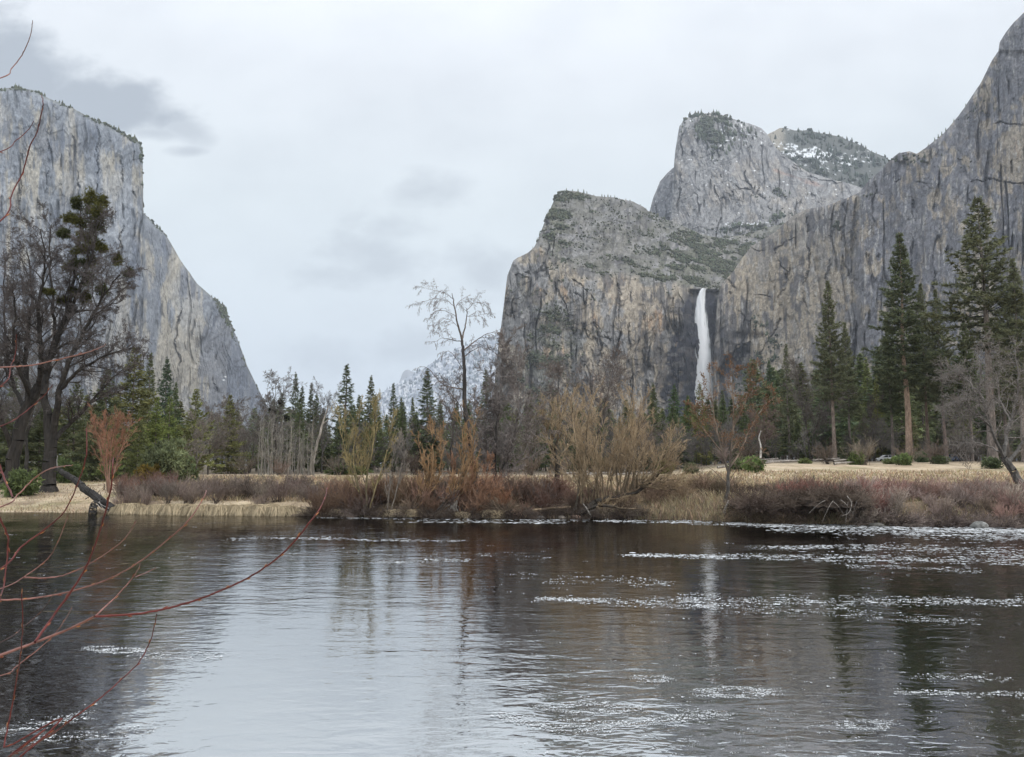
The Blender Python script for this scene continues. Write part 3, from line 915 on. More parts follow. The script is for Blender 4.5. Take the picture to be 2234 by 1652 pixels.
def scrub(name, label, res, vm, count, size, seed, conif=0.3, colr=(0.075, 0.085, 0.05)):
    V, PX, PY, below, col = res[:5]
    rng = np.random.default_rng(seed)
    m = vm(PX, PY)
    m = m ** 1.5 * (0.04 + 0.96 * ss(0.46, 0.62, fbm(V[..., 0] / 38, V[..., 2] / 16, V[..., 1] / 60, o=4, s=seed)))
    vis = (PY < 960)
    p = (m * vis).ravel()
    # equalise by picture area of the grid cells
    ar = np.gradient(PX, axis=0) * np.gradient(PY, axis=1)
    p = p * np.abs(ar).ravel()
    p = p / p.sum()
    idx = rng.choice(p.size, count, p=p)
    base = V.reshape(-1, 3)[idx]
    bv, bf = ICO1
    n, k = len(idx), len(bv)
    mm_ = np.clip(m.ravel()[idx] / (np.percentile(m[m > 0], 98) + 1e-6), 0, 1)
    sz = size * (0.45 + 0.9 * rng.random(n) ** 2.2) * (0.75 + 0.65 * mm_)
    tall = np.where(rng.random(n) < conif, 1.9, 0.85)
    jit = 1 + 0.45 * (rng.random((n, k)) - 0.5) * 2
    VV = bv[None] * jit[..., None] * sz[:, None, None]
    VV[..., 2] *= tall[:, None]
    tp = np.clip(VV[..., 2] / (sz * tall)[:, None], -1, 1)
    con = (tall > 1.2)[:, None]
    VV[..., :2] *= np.where(con, 0.60 - 0.52 * tp, 1.0)[..., None]
    VV = VV + base[:, None]
    VV[..., 1] -= 0.3 * sz[:, None]
    VV[..., 2] += (0.45 * sz * tall)[:, None]
    c = np.asarray(colr)[None, None] * (0.65 + 0.8 * rng.random((n, 1, 1))) * (0.8 + 0.4 * rng.random((n, k, 1)))
    c = np.broadcast_to(c, (n, k, 3)) * (1 + 0.15 * (rng.random((n, 1, 3)) - 0.5))
    Fc = (np.array(bf)[None] + (np.arange(n) * k)[:, None, None]).reshape(-1, 3)
    me = mesh_np(name, VV.reshape(-1, 3), [Fc], c.reshape(-1, 3), False, M_scrub)
    link(name, me, label=label, cat="scrub", kind="stuff")


scrub("scrub", "olive scrub and small trees over the top and ledges of the waterfall rock", FALL, FALL[5], 8500, 2.6, 1, 0.10, (0.095, 0.103, 0.068))
scrub("scrub", "dark bushes on ledges of the grey streaked wall", WALL, WALL[5], 1300, 2.4, 2, 0.3, (0.07, 0.08, 0.055))
scrub("scrub", "small dark trees crowning the pale granite tower", TOWER, TOWER[5], 900, 4.6, 3, 0.4, (0.10, 0.11, 0.08))
scrub("scrub", "dark trees covering the snow dusted hill", HILL, HILL[5], 6500, 6.5, 4, 0.6, (0.065, 0.078, 0.058))
scrub("scrub", "tiny trees across the hazy snow speckled mountainside", SLOPE, SLOPE[5], 2600, 9.5, 5, 0.8, (0.17, 0.20, 0.225))  # pale blue tree colour has the distance haze painted in
scrub("scrub", "thin green growth along the rim of the immense pale cliff", ELC, lambda px, py: ss(9, 0, py - np.interp(px, [-400, 0, 75, 150, 240, 305, 313, 360, 465, 575], [160, 193, 197, 232, 275, 314, 465, 510, 650, 872])), 700, 3.4, 6, 0.4, (0.085, 0.095, 0.055))


# ------------------------------------------------------------------ waterfall
def build_fall():
    m, n, l = new_mat("falling_water")
    out = n.new("ShaderNodeOutputMaterial")
    tc = n.new("ShaderNodeTexCoord")
    at = n.new("ShaderNodeAttribute")
    at.attribute_name = "col"
    mp = n.new("ShaderNodeMapping")
    mp.inputs["Scale"].default_value = (0.55, 0.1, 0.028)
    l.new(tc.outputs["Object"], mp.inputs[0])
    t = n.new("ShaderNodeTexNoise")
    t.inputs["Scale"].default_value = 1
    t.inputs["Detail"].default_value = 6
    t.inputs["Roughness"].default_value = 0.62
    l.new(mp.outputs[0], t.inputs["Vector"])
    add = n.new("ShaderNodeMath")
    add.operation = "ADD"
    l.new(t.outputs["Fac"], add.inputs[0])
    l.new(at.outputs["Fac"], add.inputs[1])
    mr = n.new("ShaderNodeMapRange")
    mr.interpolation_type = "SMOOTHSTEP"
    mr.inputs[1].default_value, mr.inputs[2].default_value = 0.66, 1.18
    l.new(add.outputs[0], mr.inputs[0])
    df = n.new("ShaderNodeBsdfDiffuse")
    df.inputs[0].default_value = (0.96, 0.97, 0.98, 1)
    tr = n.new("ShaderNodeBsdfTransparent")
    ms = n.new("ShaderNodeMixShader")
    l.new(mr.outputs[0], ms.inputs[0])
    l.new(tr.outputs[0], ms.inputs[1])
    l.new(df.outputs[0], ms.inputs[2])
    l.new(ms.outputs[0], out.inputs[0])
    py = np.linspace(629, 905, 90)
    lx = np.interp(py, [629, 634, 650, 680, 720, 770, 820, 850, 905], [1530, 1525, 1519, 1513, 1509, 1505, 1501, 1498, 1490]) + 2.2 * (fbm(py / 14, 3.3, o=3, s=805) - .5)
    rx = np.interp(py, [629, 634, 650, 680, 720, 770, 820, 850, 905], [1543, 1541, 1541, 1547, 1557, 1564, 1569, 1571, 1578]) + 5 * (fbm(py / 12, 7.3, o=3, s=806) - .5) * ss(650, 740, py)
    nu = 24
    u = np.linspace(0, 1, nu)
    PX = lx[:, None] * (1 - u) + rx[:, None] * u
    PY = np.repeat(py[:, None], nu, 1)
    Y = 1768 - 14 * np.sin(np.pi * u)[None] * (0.4 + ss(640, 800, PY)) - 10 * ss(640, 860, PY) + 3 * (fbm(PX / 3, PY / 40, o=3, s=801) - 0.5)
    V = P(PX, PY, Y)
    dens = 0.80 - 0.56 * ss(0.45, 0.95, u[None] - 0.45 * ss(670, 640, PY) - 0.10 * ss(790, 860, PY)) + 0 * PY
    dens = dens + 0.10 * ss(800, 850, PY)
    dens = dens + 0.22 * (fbm(PX / 3.2, PY / 34, o=3, s=803) - .5) * ss(650, 720, PY)
    dens = dens * ss(0, 0.24, u[None]) * (0.15 + 0.85 * ss(1.0, 0.70, u[None])) + 0.02
    V = V.reshape(-1, 3)
    cl = np.repeat(dens.reshape(-1, 1), 3, 1)
    # back sheet a few metres behind, so the fall has body
    V2 = V + np.array([0.8, 7.0, 0.0])
    f = grid_faces(90, nu)
    me = mesh_np("waterfall", np.concatenate([V, V2]), [np.concatenate([f, f + len(V)])], np.concatenate([cl, cl * 0.9]), True, m)
    link("waterfall", me, label="tall white waterfall dropping down the dark alcove of the cliff", cat="waterfall")


build_fall()



# ------------------------------------------------------------------ plant builders
class Segs:
    """a bundle of tapered wood segments"""

    def __init__(self):
        self.a, self.b, self.ra, self.rb, self.lv = [], [], [], [], []

    def add(self, p, q, r0, r1, lv):
        self.a.append(p)
        self.b.append(q)
        self.ra.append(r0)
        self.rb.append(r1)
        self.lv.append(lv)

    def arrays(self):
        return (np.array(self.a, float).reshape(-1, 3), np.array(self.b, float).reshape(-1, 3),
                np.array(self.ra), np.array(self.rb), np.array(self.lv))


def tubes(A, B, ra, rb, sides, c0, c1):
    """frusta A->B, colours per end"""
    n = len(A)
    d = B - A
    L = np.linalg.norm(d, axis=1, keepdims=True) + 1e-9
    d = d / L
    up = np.where(np.abs(d[:, 2:3]) > 0.9, np.array([[1.0, 0, 0]]), np.array([[0, 0, 1.0]]))
    u = np.cross(d, up)
    u /= np.linalg.norm(u, axis=1, keepdims=True) + 1e-9
    v = np.cross(d, u)
    ang = np.arange(sides) / sides * 2 * math.pi
    ring = u[:, None] * np.cos(ang)[None, :, None] + v[:, None] * np.sin(ang)[None, :, None]
    V = np.concatenate([A[:, None] + ring * ra[:, None, None], B[:, None] + ring * rb[:, None, None]], 1)
    k = np.arange(sides)
    f = np.stack([k, (k + 1) % sides, (k + 1) % sides + sides, k + sides], 1)
    Fc = (f[None] + (np.arange(n) * 2 * sides)[:, None, None]).reshape(-1, 4)
    col = np.concatenate([np.repeat(c0[:, None], sides, 1), np.repeat(c1[:, None], sides, 1)], 1)
    return V.reshape(-1, 3), Fc, col.reshape(-1, 3)


def wood_mesh(name, arr, mat, thick=(0.05, 0.045, 0.04), thin=(0.11, 0.10, 0.095), r_mix=(0.10, 0.02), minr=0.0):
    A, B, ra, rb, lv = arr
    thick, thin = np.array(thick), np.array(thin)

    def cm(r):
        m = ss(r_mix[0], r_mix[1], r)[:, None]
        return thick * (1 - m) + thin * m
    c0, c1 = cm(ra), cm(rb)
    ra, rb = np.maximum(ra, minr), np.maximum(rb, minr * 0.8)
    V, Fs, Cc, off = [], [], [], 0
    for lo, hi, sd in ((-1, 0.035, 3), (0.035, 0.12, 5), (0.12, 99, 9)):
        m = (ra >= lo) & (ra < hi)
        if not m.any():
            continue
        v, f, c = tubes(A[m], B[m], ra[m], rb[m], sd, c0[m], c1[m])
        V.append(v)
        Fs.append(f + off)
        Cc.append(c)
        off += len(v)
    return mesh_np(name, np.concatenate(V), [np.concatenate(Fs)], np.concatenate(Cc), False, mat)


def nrm(v):
    return v / (np.linalg.norm(v) + 1e-9)


def grow(S, p, d, L, r, lv, rng, prm):
    """one branch and its children; prm[lv] = (nseg, jitter, lift, nchild, (a0,a1), lratio, start)"""
    nseg, jit, lift, nch, (a0, a1), lr, start = prm[lv]
    pts = [p]
    dirs = [d]
    st = L / nseg
    for i in range(nseg):
        d = nrm(d + rng.normal(0, jit, 3) + np.array([0, 0, lift]))
        q = p + d * st
        f0, f1 = 1 - 0.75 * i / nseg, 1 - 0.75 * (i + 1) / nseg
        S.add(p, q, r * f0, r * f1, lv)
        p = q
        pts.append(p)
        dirs.append(d)
    if lv + 1 >= len(prm):
        return
    n = max(1, int(round(nch * (0.75 + 0.5 * rng.random()))))
    for k in range(n):
        t = start + (1 - start) * (k + rng.random()) / n
        x = t * nseg
        i = min(int(x), nseg - 1)
        q = pts[i] + (pts[i + 1] - pts[i]) * (x - i)
        dd = dirs[i + 1]
        ax = nrm(np.cross(dd, rng.normal(0, 1, 3)))
        an = a0 + (a1 - a0) * rng.random()
        nd = nrm(dd * math.cos(an) + ax * math.sin(an))
        rr = r * (1 - 0.75 * t) * 0.62
        ll = L * lr * (0.65 + 0.6 * rng.random()) * (1.1 - 0.5 * t)
        grow(S, q, nd, ll, rr, lv + 1, rng, prm)


def limb(S, pts, r0, r1, lv=0, n=5, rng=None, jit=0.0):
    """a limb along given points (Catmull-Rom), returns samples for spawning"""
    pts = [np.array(q, float) for q in pts]
    ex = [2 * pts[0] - pts[1]] + pts + [2 * pts[-1] - pts[-2]]
    out = []
    for i in range(1, len(ex) - 2):
        for k in range(n):
            t = k / n
            p0, p1, p2, p3 = ex[i - 1:i + 3]
            out.append(0.5 * (2 * p1 + (p2 - p0) * t + (2 * p0 - 5 * p1 + 4 * p2 - p3) * t * t + (3 * p1 - p0 - 3 * p2 + p3) * t ** 3))
    out.append(pts[-1])
    if rng is not None and jit:
        for i in range(1, len(out) - 1):
            out[i] = out[i] + rng.normal(0, jit, 3)
    m = len(out) - 1
    rs = [r0 + (r1 - r0) * (i / m) ** 0.8 for i in range(m + 1)]
    for i in range(m):
        S.add(out[i], out[i + 1], rs[i], rs[i + 1], lv)
    return out, rs


def spawn(S, samples, rs, count, rng, prm, L, t0=0.25, ang=(0.5, 1.1), rk=0.55, bias=None, lv=0):
    m = len(samples) - 1
    for k in range(count):
        t = t0 + (1 - t0) * (k + rng.random()) / count
        i = min(int(t * m), m - 1)
        q = samples[i] + (samples[i + 1] - samples[i]) * (t * m - i)
        d = nrm(samples[i + 1] - samples[i])
        ax = nrm(np.cross(d, rng.normal(0, 1, 3)))
        an = ang[0] + (ang[1] - ang[0]) * rng.random()
        nd = d * math.cos(an) + ax * math.sin(an)
        if bias is not None:
            nd = nd + np.array(bias)
        grow(S, q, nrm(nd), L * (0.6 + 0.7 * rng.random()) * (1.15 - 0.5 * t), max(rs[i] * rk, 0.01), lv, rng, prm)


def split(arr, rthr=None, lvthr=None):
    A, B, ra, rb, lv = arr
    m = (ra >= rthr) if rthr is not None else (lv <= lvthr)
    return tuple(x[m] for x in arr), tuple(x[~m] for x in arr)


def tufts(cent, outd, rng, nb, ln, wd, cols, scl=None):
    """needle sprays: nb thin triangles round each centre"""
    n = len(cent)
    d = rng.normal(0, 1, (n, nb, 3)) + outd[:, None] * 0.9 + np.array([0, 0, 0.25])
    d /= np.linalg.norm(d, axis=2, keepdims=True)
    s = np.cross(d, rng.normal(0, 1, (n, nb, 3)))
    s /= np.linalg.norm(s, axis=2, keepdims=True) + 1e-9
    l_ = ln * (0.6 + 0.8 * rng.random((n, nb, 1)))
    w_ = wd * (0.7 + 0.6 * rng.random((n, nb, 1)))
    if scl is not None:
        l_ = l_ * scl[:, None, None]
        w_ = w_ * np.sqrt(scl)[:, None, None]
    c = cent[:, None]
    V = np.stack([c - d * l_ * 0.25 + s * w_, c - d * l_ * 0.25 - s * w_, c + d * l_], 2).reshape(-1, 3)
    Fc = np.arange(n * nb * 3).reshape(-1, 3)
    cc = cols[:, None, None] * (0.85 + 0.3 * rng.random((n, nb, 1, 1)))
    cc = np.broadcast_to(cc, (n, nb, 3, 3)).reshape(-1, 3)
    return V, Fc, cc


def conifer(seed, H, cb, Rm, style, dens=1.0, nb=7, ln=0.42, wd=0.075, gap=0.0):
    """returns (trunk mesh, crown mesh)"""
    rng = np.random.default_rng(seed)
    S = Segs()
    r0 = H * 0.0115 * (1.0 if style == "pine" else 0.9)
    pts = [np.zeros(3)]
    for i in range(1, 9):
        pts.append(np.array([rng.normal(0, 0.0035 * H), rng.normal(0, 0.0035 * H), H * i / 8.0]))
    pts[-1][:2] *= 0.3
    sm, rs = limb(S, [pts[0], pts[2], pts[4], pts[6], pts[8]], r0, 0.03, 0, 6)
    S.add(np.array([0, 0, -0.6]), np.array([0, 0, 0.9]), r0 * 1.35, r0, 0)
    smA = np.array(sm)

    def axis(z):
        return np.array([np.interp(z, smA[:, 2], smA[:, 0]), np.interp(z, smA[:, 2], smA[:, 1]), z])
    W = Segs()
    cents, outs, cs, sc_ = [], [], [], []
    z = cb * H
    step = 0.62 if style == "pine" else 0.5
    step = step / dens
    sect = rng.random(40) * 0.5 + 0.75
    while z < H * 0.992:
        s = (z - cb * H) / (H - cb * H)
        if style == "pine":
            prof = (1 - s) ** 0.8 * min(1.0, 0.45 + s * 4.0) + 0.05
            elev = -0.30 + 0.95 * s
        else:
            prof = (1 - s) ** 0.95 * min(1.0, 0.7 + s * 3) + 0.03
            elev = -0.32 + 0.8 * s
        prof *= sect[int(s * 39)]
        nbr = rng.integers(4, 6) if style == "pine" else rng.integers(5, 8)
        if s > 0.9:
            nbr = 4
        a_off = rng.random() * 6.28
        for k in range(nbr):
            if rng.random() < gap:
                continue
            L = Rm * prof * (0.62 + 0.55 * rng.random())
            L = max(L, 0.16)
            az = a_off + k * 6.283 / nbr + rng.normal(0, 0.25)
            e = elev + rng.normal(0, 0.14)
            h = np.array([math.cos(az), math.sin(az), 0])
            p = axis(z + rng.normal(0, 0.15))
            n = max(2, int(L / 0.75))
            pp = p
            br = []
            for i in range(n):
                t = (i + 1) / n
                ee = e + (0.55 * t * t if style == "pine" else 0.35 * t * t - 0.1 * t)
                q = pp + (h * math.cos(ee) + np.array([0, 0, math.sin(ee)])) * (L / n)
                rb_ = 0.016 + 0.010 * L
                W.add(pp, q, rb_ * (1 - 0.8 * i / n), rb_ * (1 - 0.8 * t), 1)
                br.append((pp, q))
                pp = q
            side = np.array([-h[1], h[0], 0])
            sp = 0.42 if style == "pine" else 0.36
            m = max(2, int(L / sp * dens))
            bright = 0.7 + 0.6 * rng.random()
            for j in range(m):
                t = 0.22 + 0.78 * (j + rng.random()) / m
                i = min(int(t * n), n - 1)
                q = br[i][0] + (br[i][1] - br[i][0]) * (t * n - i)
                lat = 0.38 * L * (1.05 - t) + 0.15 * (1 - 0.8 * s)
                for sgn in ((-1, 1) if t < 0.93 else (0,)):
                    o = side * sgn * lat * (0.15 + 0.85 * rng.random()) + h * 0.25 * lat * rng.random()
                    droop = -0.05 if style == "pine" else -0.22 * abs(sgn) * lat
                    c = q + o + np.array([0, 0, droop + rng.normal(0, 0.08)])
                    cents.append(c)
                    sc_.append(1.0 - 0.55 * s ** 2)
                    outs.append(nrm(h + 0.7 * side * sgn + np.array([0, 0, 0.25 if style == "pine" else -0.15])))
                    g = bright * (0.75 + 0.5 * rng.random())
                    cs.append(np.array([0.19, 0.205, 0.125]) * g + np.array([0.04, 0.03, 0.0]) * rng.random() ** 2)
        z += step * (0.75 + 0.5 * rng.random()) * (1.0 - 0.35 * s)
    V, Fc, cc = tufts(np.array(cents), np.array(outs), rng, nb, ln, wd, np.array(cs), np.array(sc_))
    arr = W.arrays()
    tv, tf, tcl = tubes(arr[0], arr[1], arr[2], arr[3], 3, np.full((len(arr[0]), 3), 0.07), np.full((len(arr[0]), 3), 0.07))
    # a few dead stubs on the bare trunk
    for k in range(int(cb * H * 1.3)):
        zz = cb * H * (0.25 + 0.75 * rng.random())
        az = rng.random() * 6.28
        p = axis(zz)
        h = np.array([math.cos(az), math.sin(az), -0.15])
        S.add(p, p + h * (0.5 + 1.3 * rng.random()), 0.035, 0.012, 0)
    tm = wood_mesh("trunk", S.arrays(), M_bark, (0.24, 0.20, 0.175), (0.21, 0.19, 0.175), (0.1, 0.02))
    cm = mesh_np("crown", np.concatenate([V, tv]), [Fc, tf + len(V)], np.concatenate([cc, tcl]), False, M_leaf)
    return tm, cm, H


def leafy(seed, rx, ry, rz, n, col, ln=0.35, wd=0.1, nb=6, lumps=9):
    """a rounded evergreen shrub: leaf sprays on several lumps of different size"""
    rng = np.random.default_rng(seed)
    cen, out, cs = [], [], []
    L = []
    for k in range(lumps):
        a = rng.random() * 6.28
        rr = math.sqrt(rng.random()) * 0.62
        L.append((np.array([math.cos(a) * rr * rx, math.sin(a) * rr * ry, rz * (0.35 + 0.85 * rng.random() * (1 - rr * 0.6))]), 0.34 + 0.25 * rng.random(), 0.75 + 0.5 * rng.random()))
    for i in range(n):
        c, s, g = L[rng.integers(lumps)]
        d = nrm(rng.normal(0, 1, 3))
        q = c + d * np.array([rx, ry, rz]) * s * rng.random() ** 0.4
        if q[2] < 0.05 * rz:
            q[2] = 0.05 * rz + 0.2 * rng.random() * rz
        cen.append(q)
        out.append(d)
        cs.append(np.array(col) * g * (0.7 + 0.6 * rng.random()))
    return tufts(np.array(cen), np.array(out), rng, nb, ln, wd, np.array(cs))


PROTO = {}


def put_tree(name, parts, loc, s, label, cat, group, rot=None, colors=None, lean=(0, 0), sxy=None):
    """parts: [(part name, mesh)] - an Empty at the base with its parts as children"""
    e = bpy.data.objects.new(name, None)
    C.objects.link(e)
    e.location = loc
    e.rotation_euler = (lean[0], lean[1], random.random() * 6.28 if rot is None else rot)
    sx = s if sxy is None else sxy
    e.scale = (sx, sx, s)
    tag(e, label, cat, group)
    for i, (pn, me) in enumerate(parts):
        o = bpy.data.objects.new(pn, me)
        o.parent = e
        C.objects.link(o)
        if colors and colors[i]:
            o.color = (*colors[i], 1)
    return e


def top_h(px, py, x, y):
    """height of a thing standing at (x,y) whose tip shows at photograph row py"""
    return CAMZ + ray(px, py)[1] * y - gz(x, y)


# ------------------------------------------------------------------ evergreens
PINES = [conifer(11, 40, 0.34, 4.6, "pine", 1.0, 8, 0.55, 0.10), conifer(12, 40, 0.33, 4.4, "pine", 1.0, 8, 0.55, 0.10),
         conifer(13, 40, 0.42, 5.0, "pine", 0.80, 8, 0.58, 0.11, 0.07)]
FIRS = [conifer(21, 24, 0.05, 3.4, "fir", 0.85, 6, 0.46, 0.085), conifer(22, 24, 0.08, 3.0, "fir", 0.8, 6, 0.46, 0.085),
        conifer(23, 24, 0.12, 2.7, "pine", 0.85, 6, 0.5, 0.09, 0.08)]
CEDARS = [conifer(31, 20, 0.04, 5.0, "fir", 0.9, 6, 0.5, 0.10, 0.05), conifer(32, 20, 0.06, 4.3, "pine", 0.95, 7, 0.5, 0.10, 0.12)]
LOWP = [conifer(41, 26, 0.34, 3.2, "pine", 0.5, 6, 0.9, 0.17, 0.05), conifer(42, 26, 0.12, 3.4, "fir", 0.42, 5, 1.0, 0.19, 0.05), conifer(43, 26, 0.22, 3.0, "fir", 0.42, 5, 1.0, 0.18, 0.05)]

WIDE = {id(k): 1.35 for k in PINES}
WIDE.update({id(k): 1.5 for k in FIRS})
WIDE.update({id(k): 1.25 for k in CEDARS})
WIDE.update({id(k): 1.7 for k in LOWP})


def evergreen(kind, px, tip, Y, label, name="pine_tree", cat="pine tree", group=None, wide=1.0, tint=(1, 1, 1), bark=(1, 1, 1), lean=0.0):
    x = ray(px, 1000)[0] * Y
    z = gz(x, Y)
    H = top_h(px, tip, x, Y)
    tm, cm, H0 = kind
    s = H / H0
    put_tree(name, [("trunk", tm), ("crown", cm)], (x, Y, z - 0.1), s, label, cat, group, None, [bark, tint], (0, lean), s * wide * WIDE.get(id(kind), 1.4))


G_R = "tall pines at the edge of the meadow below the grey wall"
evergreen(PINES[0], 1822, 608, 150, "tall slender pine with a charred black trunk foot, nearest the waterfall among the tall pines", group=G_R, wide=0.80, bark=(1.0, .95, .9))
evergreen(PINES[1], 1856, 700, 165, "shorter dark pine close against the slender charred pine", group=G_R, wide=0.75)
evergreen(PINES[1], 1984, 503, 148, "tallest dense dark pine with a thick pale orange lower trunk", group=G_R, wide=1.02, tint=(.82, .88, .85), bark=(1.75, 1.5, 1.28), lean=-0.012)
evergreen(PINES[0], 1948, 690, 160, "dark pine half hidden behind the pine with the thick orange trunk", group=G_R, wide=0.75, tint=(.85, .9, .85))
evergreen(PINES[0], 2028, 614, 156, "narrow pine with a long bare brown trunk beside the tallest dense pine", group=G_R, wide=0.72, bark=(1.1, 1, .9))
evergreen(PINES[1], 2066, 628, 150, "pine with a leaning bare grey trunk, between the narrow pine and the open crowned pine", group=G_R, wide=0.74, lean=0.015, bark=(1.1, 1.0, 1.0))
evergreen(PINES[2], 2166, 428, 135, "open crowned tall pine with separate tufts showing the pale cliff between", group=G_R, wide=1.25, tint=(.95, .95, .95))
evergreen(PINES[1], 2236, 560, 128, "dark pine cut by the edge of the photo next to the open crowned pine", group=G_R, wide=0.95)
evergreen(PINES[0], 2120, 700, 150, "lower dark pine filling in under the open crowned pine", group=G_R, wide=0.95, tint=(.9, 1, .8))
evergreen(PINES[0], 2200, 705, 140, "broad olive pine low in front of the open crowned pine", group=G_R, wide=1.15, tint=(1.05, 1.1, .8))
evergreen(PINES[0], 2270, 690, 135, "olive pine mostly beyond the edge of the photo", group=G_R, wide=1.15, tint=(1.05, 1.1, .8))
G_R2 = "younger conifers between the big willow and the tall pines"
evergreen(FIRS[0], 1684, 783, 190, "blue green fir left of the slim young pine beneath the grey wall", "fir_tree", "fir tree", G_R2, 0.85, (.75, .95, .95))
evergreen(FIRS[2], 1723, 751, 175, "slim young pine with a thin straight trunk beneath the grey wall", group=G_R2, wide=0.8)
evergreen(FIRS[1], 1898, 779, 200, "bright yellow green young conifer between the two groups of tall pines", "fir_tree", "fir tree", G_R2, 0.9, (1.3, 1.35, .9))
evergreen(FIRS[1], 1920, 815, 185, "smaller yellow green conifer just beside the brighter one among the tall pines", "fir_tree", "fir tree", G_R2, 0.8, (1.35, 1.3, .8))
evergreen(FIRS[0], 1428, 836, 185, "grey green fir beside the foot of the tan cliff, left of the waterfall foot", "fir_tree", "fir tree", G_R2, 1.0, (.95, 1, .9))
evergreen(FIRS[0], 1474, 838, 175, "bluish green fir standing left of the foot of the waterfall", "fir_tree", "fir tree", G_R2, 1.15, (.75, 1.0, .85))
evergreen(FIRS[1], 1503, 862, 170, "low bright green fir directly under the waterfall", "fir_tree", "fir tree", G_R2, 1.25, (1.0, 1.25, .85))
evergreen(CEDARS[1], 1530, 836, 165, "olive brown cedar hiding the lowest part of the waterfall", "cedar_tree", "cedar", G_R2, 0.8, (1.2, 1.1, .7))
evergreen(FIRS[1], 1580, 850, 190, "dark fir behind the slender reddish tree on the bank", "fir_tree", "fir tree", G_R2, 1.0, (.9, .95, .85))
evergreen(FIRS[2], 1640, 845, 195, "dark narrow fir to the side of the slender reddish tree", "fir_tree", "fir tree", G_R2, 0.9, (.85, .95, .9))
evergreen(FIRS[0], 1160, 858, 190, "dull green fir right of the grey bare tree under the dark ledges", "fir_tree", "fir tree", G_R2, 1.0, (.95, 1, .8))
evergreen(FIRS[1], 1208, 850, 200, "dark fir rising behind the stub trunked willow", "fir_tree", "fir tree", G_R2, 1.0, (.8, .95, .85))
G_M = "conifers along the back of the meadow in the valley gap"
for kd, px, tip, Y, w, tint, lab in (
        (0, 641, 813, 195, .8, (.85, .95, .95), "left and palest of the three close firs beside the bare tree with dark clumps"),
        (1, 655, 842, 190, 1.0, (.8, .85, .8), "middle fir of the three close firs in the valley gap"),
        (1, 675, 836, 185, .75, (.75, .8, .75), "rightmost dark slim fir of the three close firs in the valley gap"),
        (2, 752, 795, 178, 1.25, (.85, .95, .95), "tallest conifer standing against the sky in the valley gap"),
        (0, 806, 820, 182, 1.0, (.95, .95, .75), "olive conifer just right of the tallest one in the valley gap"),
        (2, 856, 836, 190, .9, (.85, .95, .95), "thin open fir below the faint blue far dome"),
        (1, 874, 866, 186, .9, (.95, 1.0, .8), "short rounded fir below the snow speckled mountainside"),
        (1, 899, 866, 188, .8, (.95, 1.0, .75), "short yellowish fir with a knobbed top left of the dark fir"),
        (0, 931, 806, 172, 1.2, (.8, .9, .85), "dark bushy fir in front of the snow speckled mountainside"),
        (1, 1060, 806, 185, 1.0, (.8, .85, .75), "dark fir behind the tall birch like tree by the cliff edge"),
        (0, 1020, 880, 190, 1.0, (.85, .9, .8), "low dark fir under the tall drooping tree"),
        (1, 560, 905, 200, 1.2, (.75, .8, .7), "low brownish conifer behind the pale saplings"),
        (0, 700, 900, 205, 1.1, (.8, .85, .75), "low dull conifer behind the leaning bare snag")):
    evergreen(FIRS[kd], px, tip, Y, lab, "fir_tree", "fir tree", G_M, w, tint)
G_L = "evergreens behind the big bare trees on the near corner of the far bank"
for kd, px, tip, Y, w, tint, lab in (
        (CEDARS[0], 285, 752, 105, 1.1, (1.05, 1.0, .72), "broad dark olive cedar behind the red tipped willow"),
        (FIRS[2], 318, 770, 120, .9, (.85, .9, .8), "dull narrow fir between the olive cedar and the crisp blue green fir"),
        (FIRS[0], 356, 780, 128, 1.0, (.6, .8, .85), "crisp blue green fir against the pale cliff"),
        (FIRS[1], 378, 832, 125, .8, (.75, .9, .75), "dark slim fir tucked right of the crisp blue green fir"),
        (CEDARS[0], 338, 862, 100, .85, (1.15, 1.3, .72), "yellow green cedar above the round bush"),
        (CEDARS[1], 366, 862, 108, .9, (1.05, 1.2, .7), "green cedar right above the round bush"),
        (CEDARS[1], 422, 846, 118, 1.15, (1.2, 1.2, .8), "pale olive cedar with a rounded top beside the bare grey trees"),
        (CEDARS[0], 498, 858, 140, .9, (1.1, 1.05, .75), "thin olive conifer among the bare grey trees"),
        (CEDARS[0], 225, 800, 92, 1.1, (.75, .8, .7), "dark cedar behind the fork of the big bare tree"),
        (CEDARS[1], 160, 830, 95, 1.1, (.8, .85, .75), "dark cedar between the two big bare trunks"),
        (CEDARS[0], 85, 850, 96, 1.2, (.8, .85, .7), "dark cedar behind the leaning trunk of the big bare tree"),
        (CEDARS[1], 20, 820, 92, 1.2, (.8, .85, .75), "dark cedar at the edge of the photo behind the leaning trunk"),
        (CEDARS[0], -60, 800, 92, 1.2, (.8, .85, .75), "dark cedar beyond the edge of the photo"),
        (CEDARS[1], 240, 905, 86, .9, (.95, 1.1, .7), "low green cedar right behind the red tipped willow"),
        (CEDARS[0], 300, 890, 90, .8, (.95, 1.0, .7), "low olive cedar left of the round bush")):
    evergreen(kd, px, tip, Y, lab, "cedar_tree" if kd in CEDARS else "fir_tree", "cedar" if kd in CEDARS else "fir tree", G_L, w, tint)

# the wood behind, tree by tree
rngw = np.random.default_rng(5)


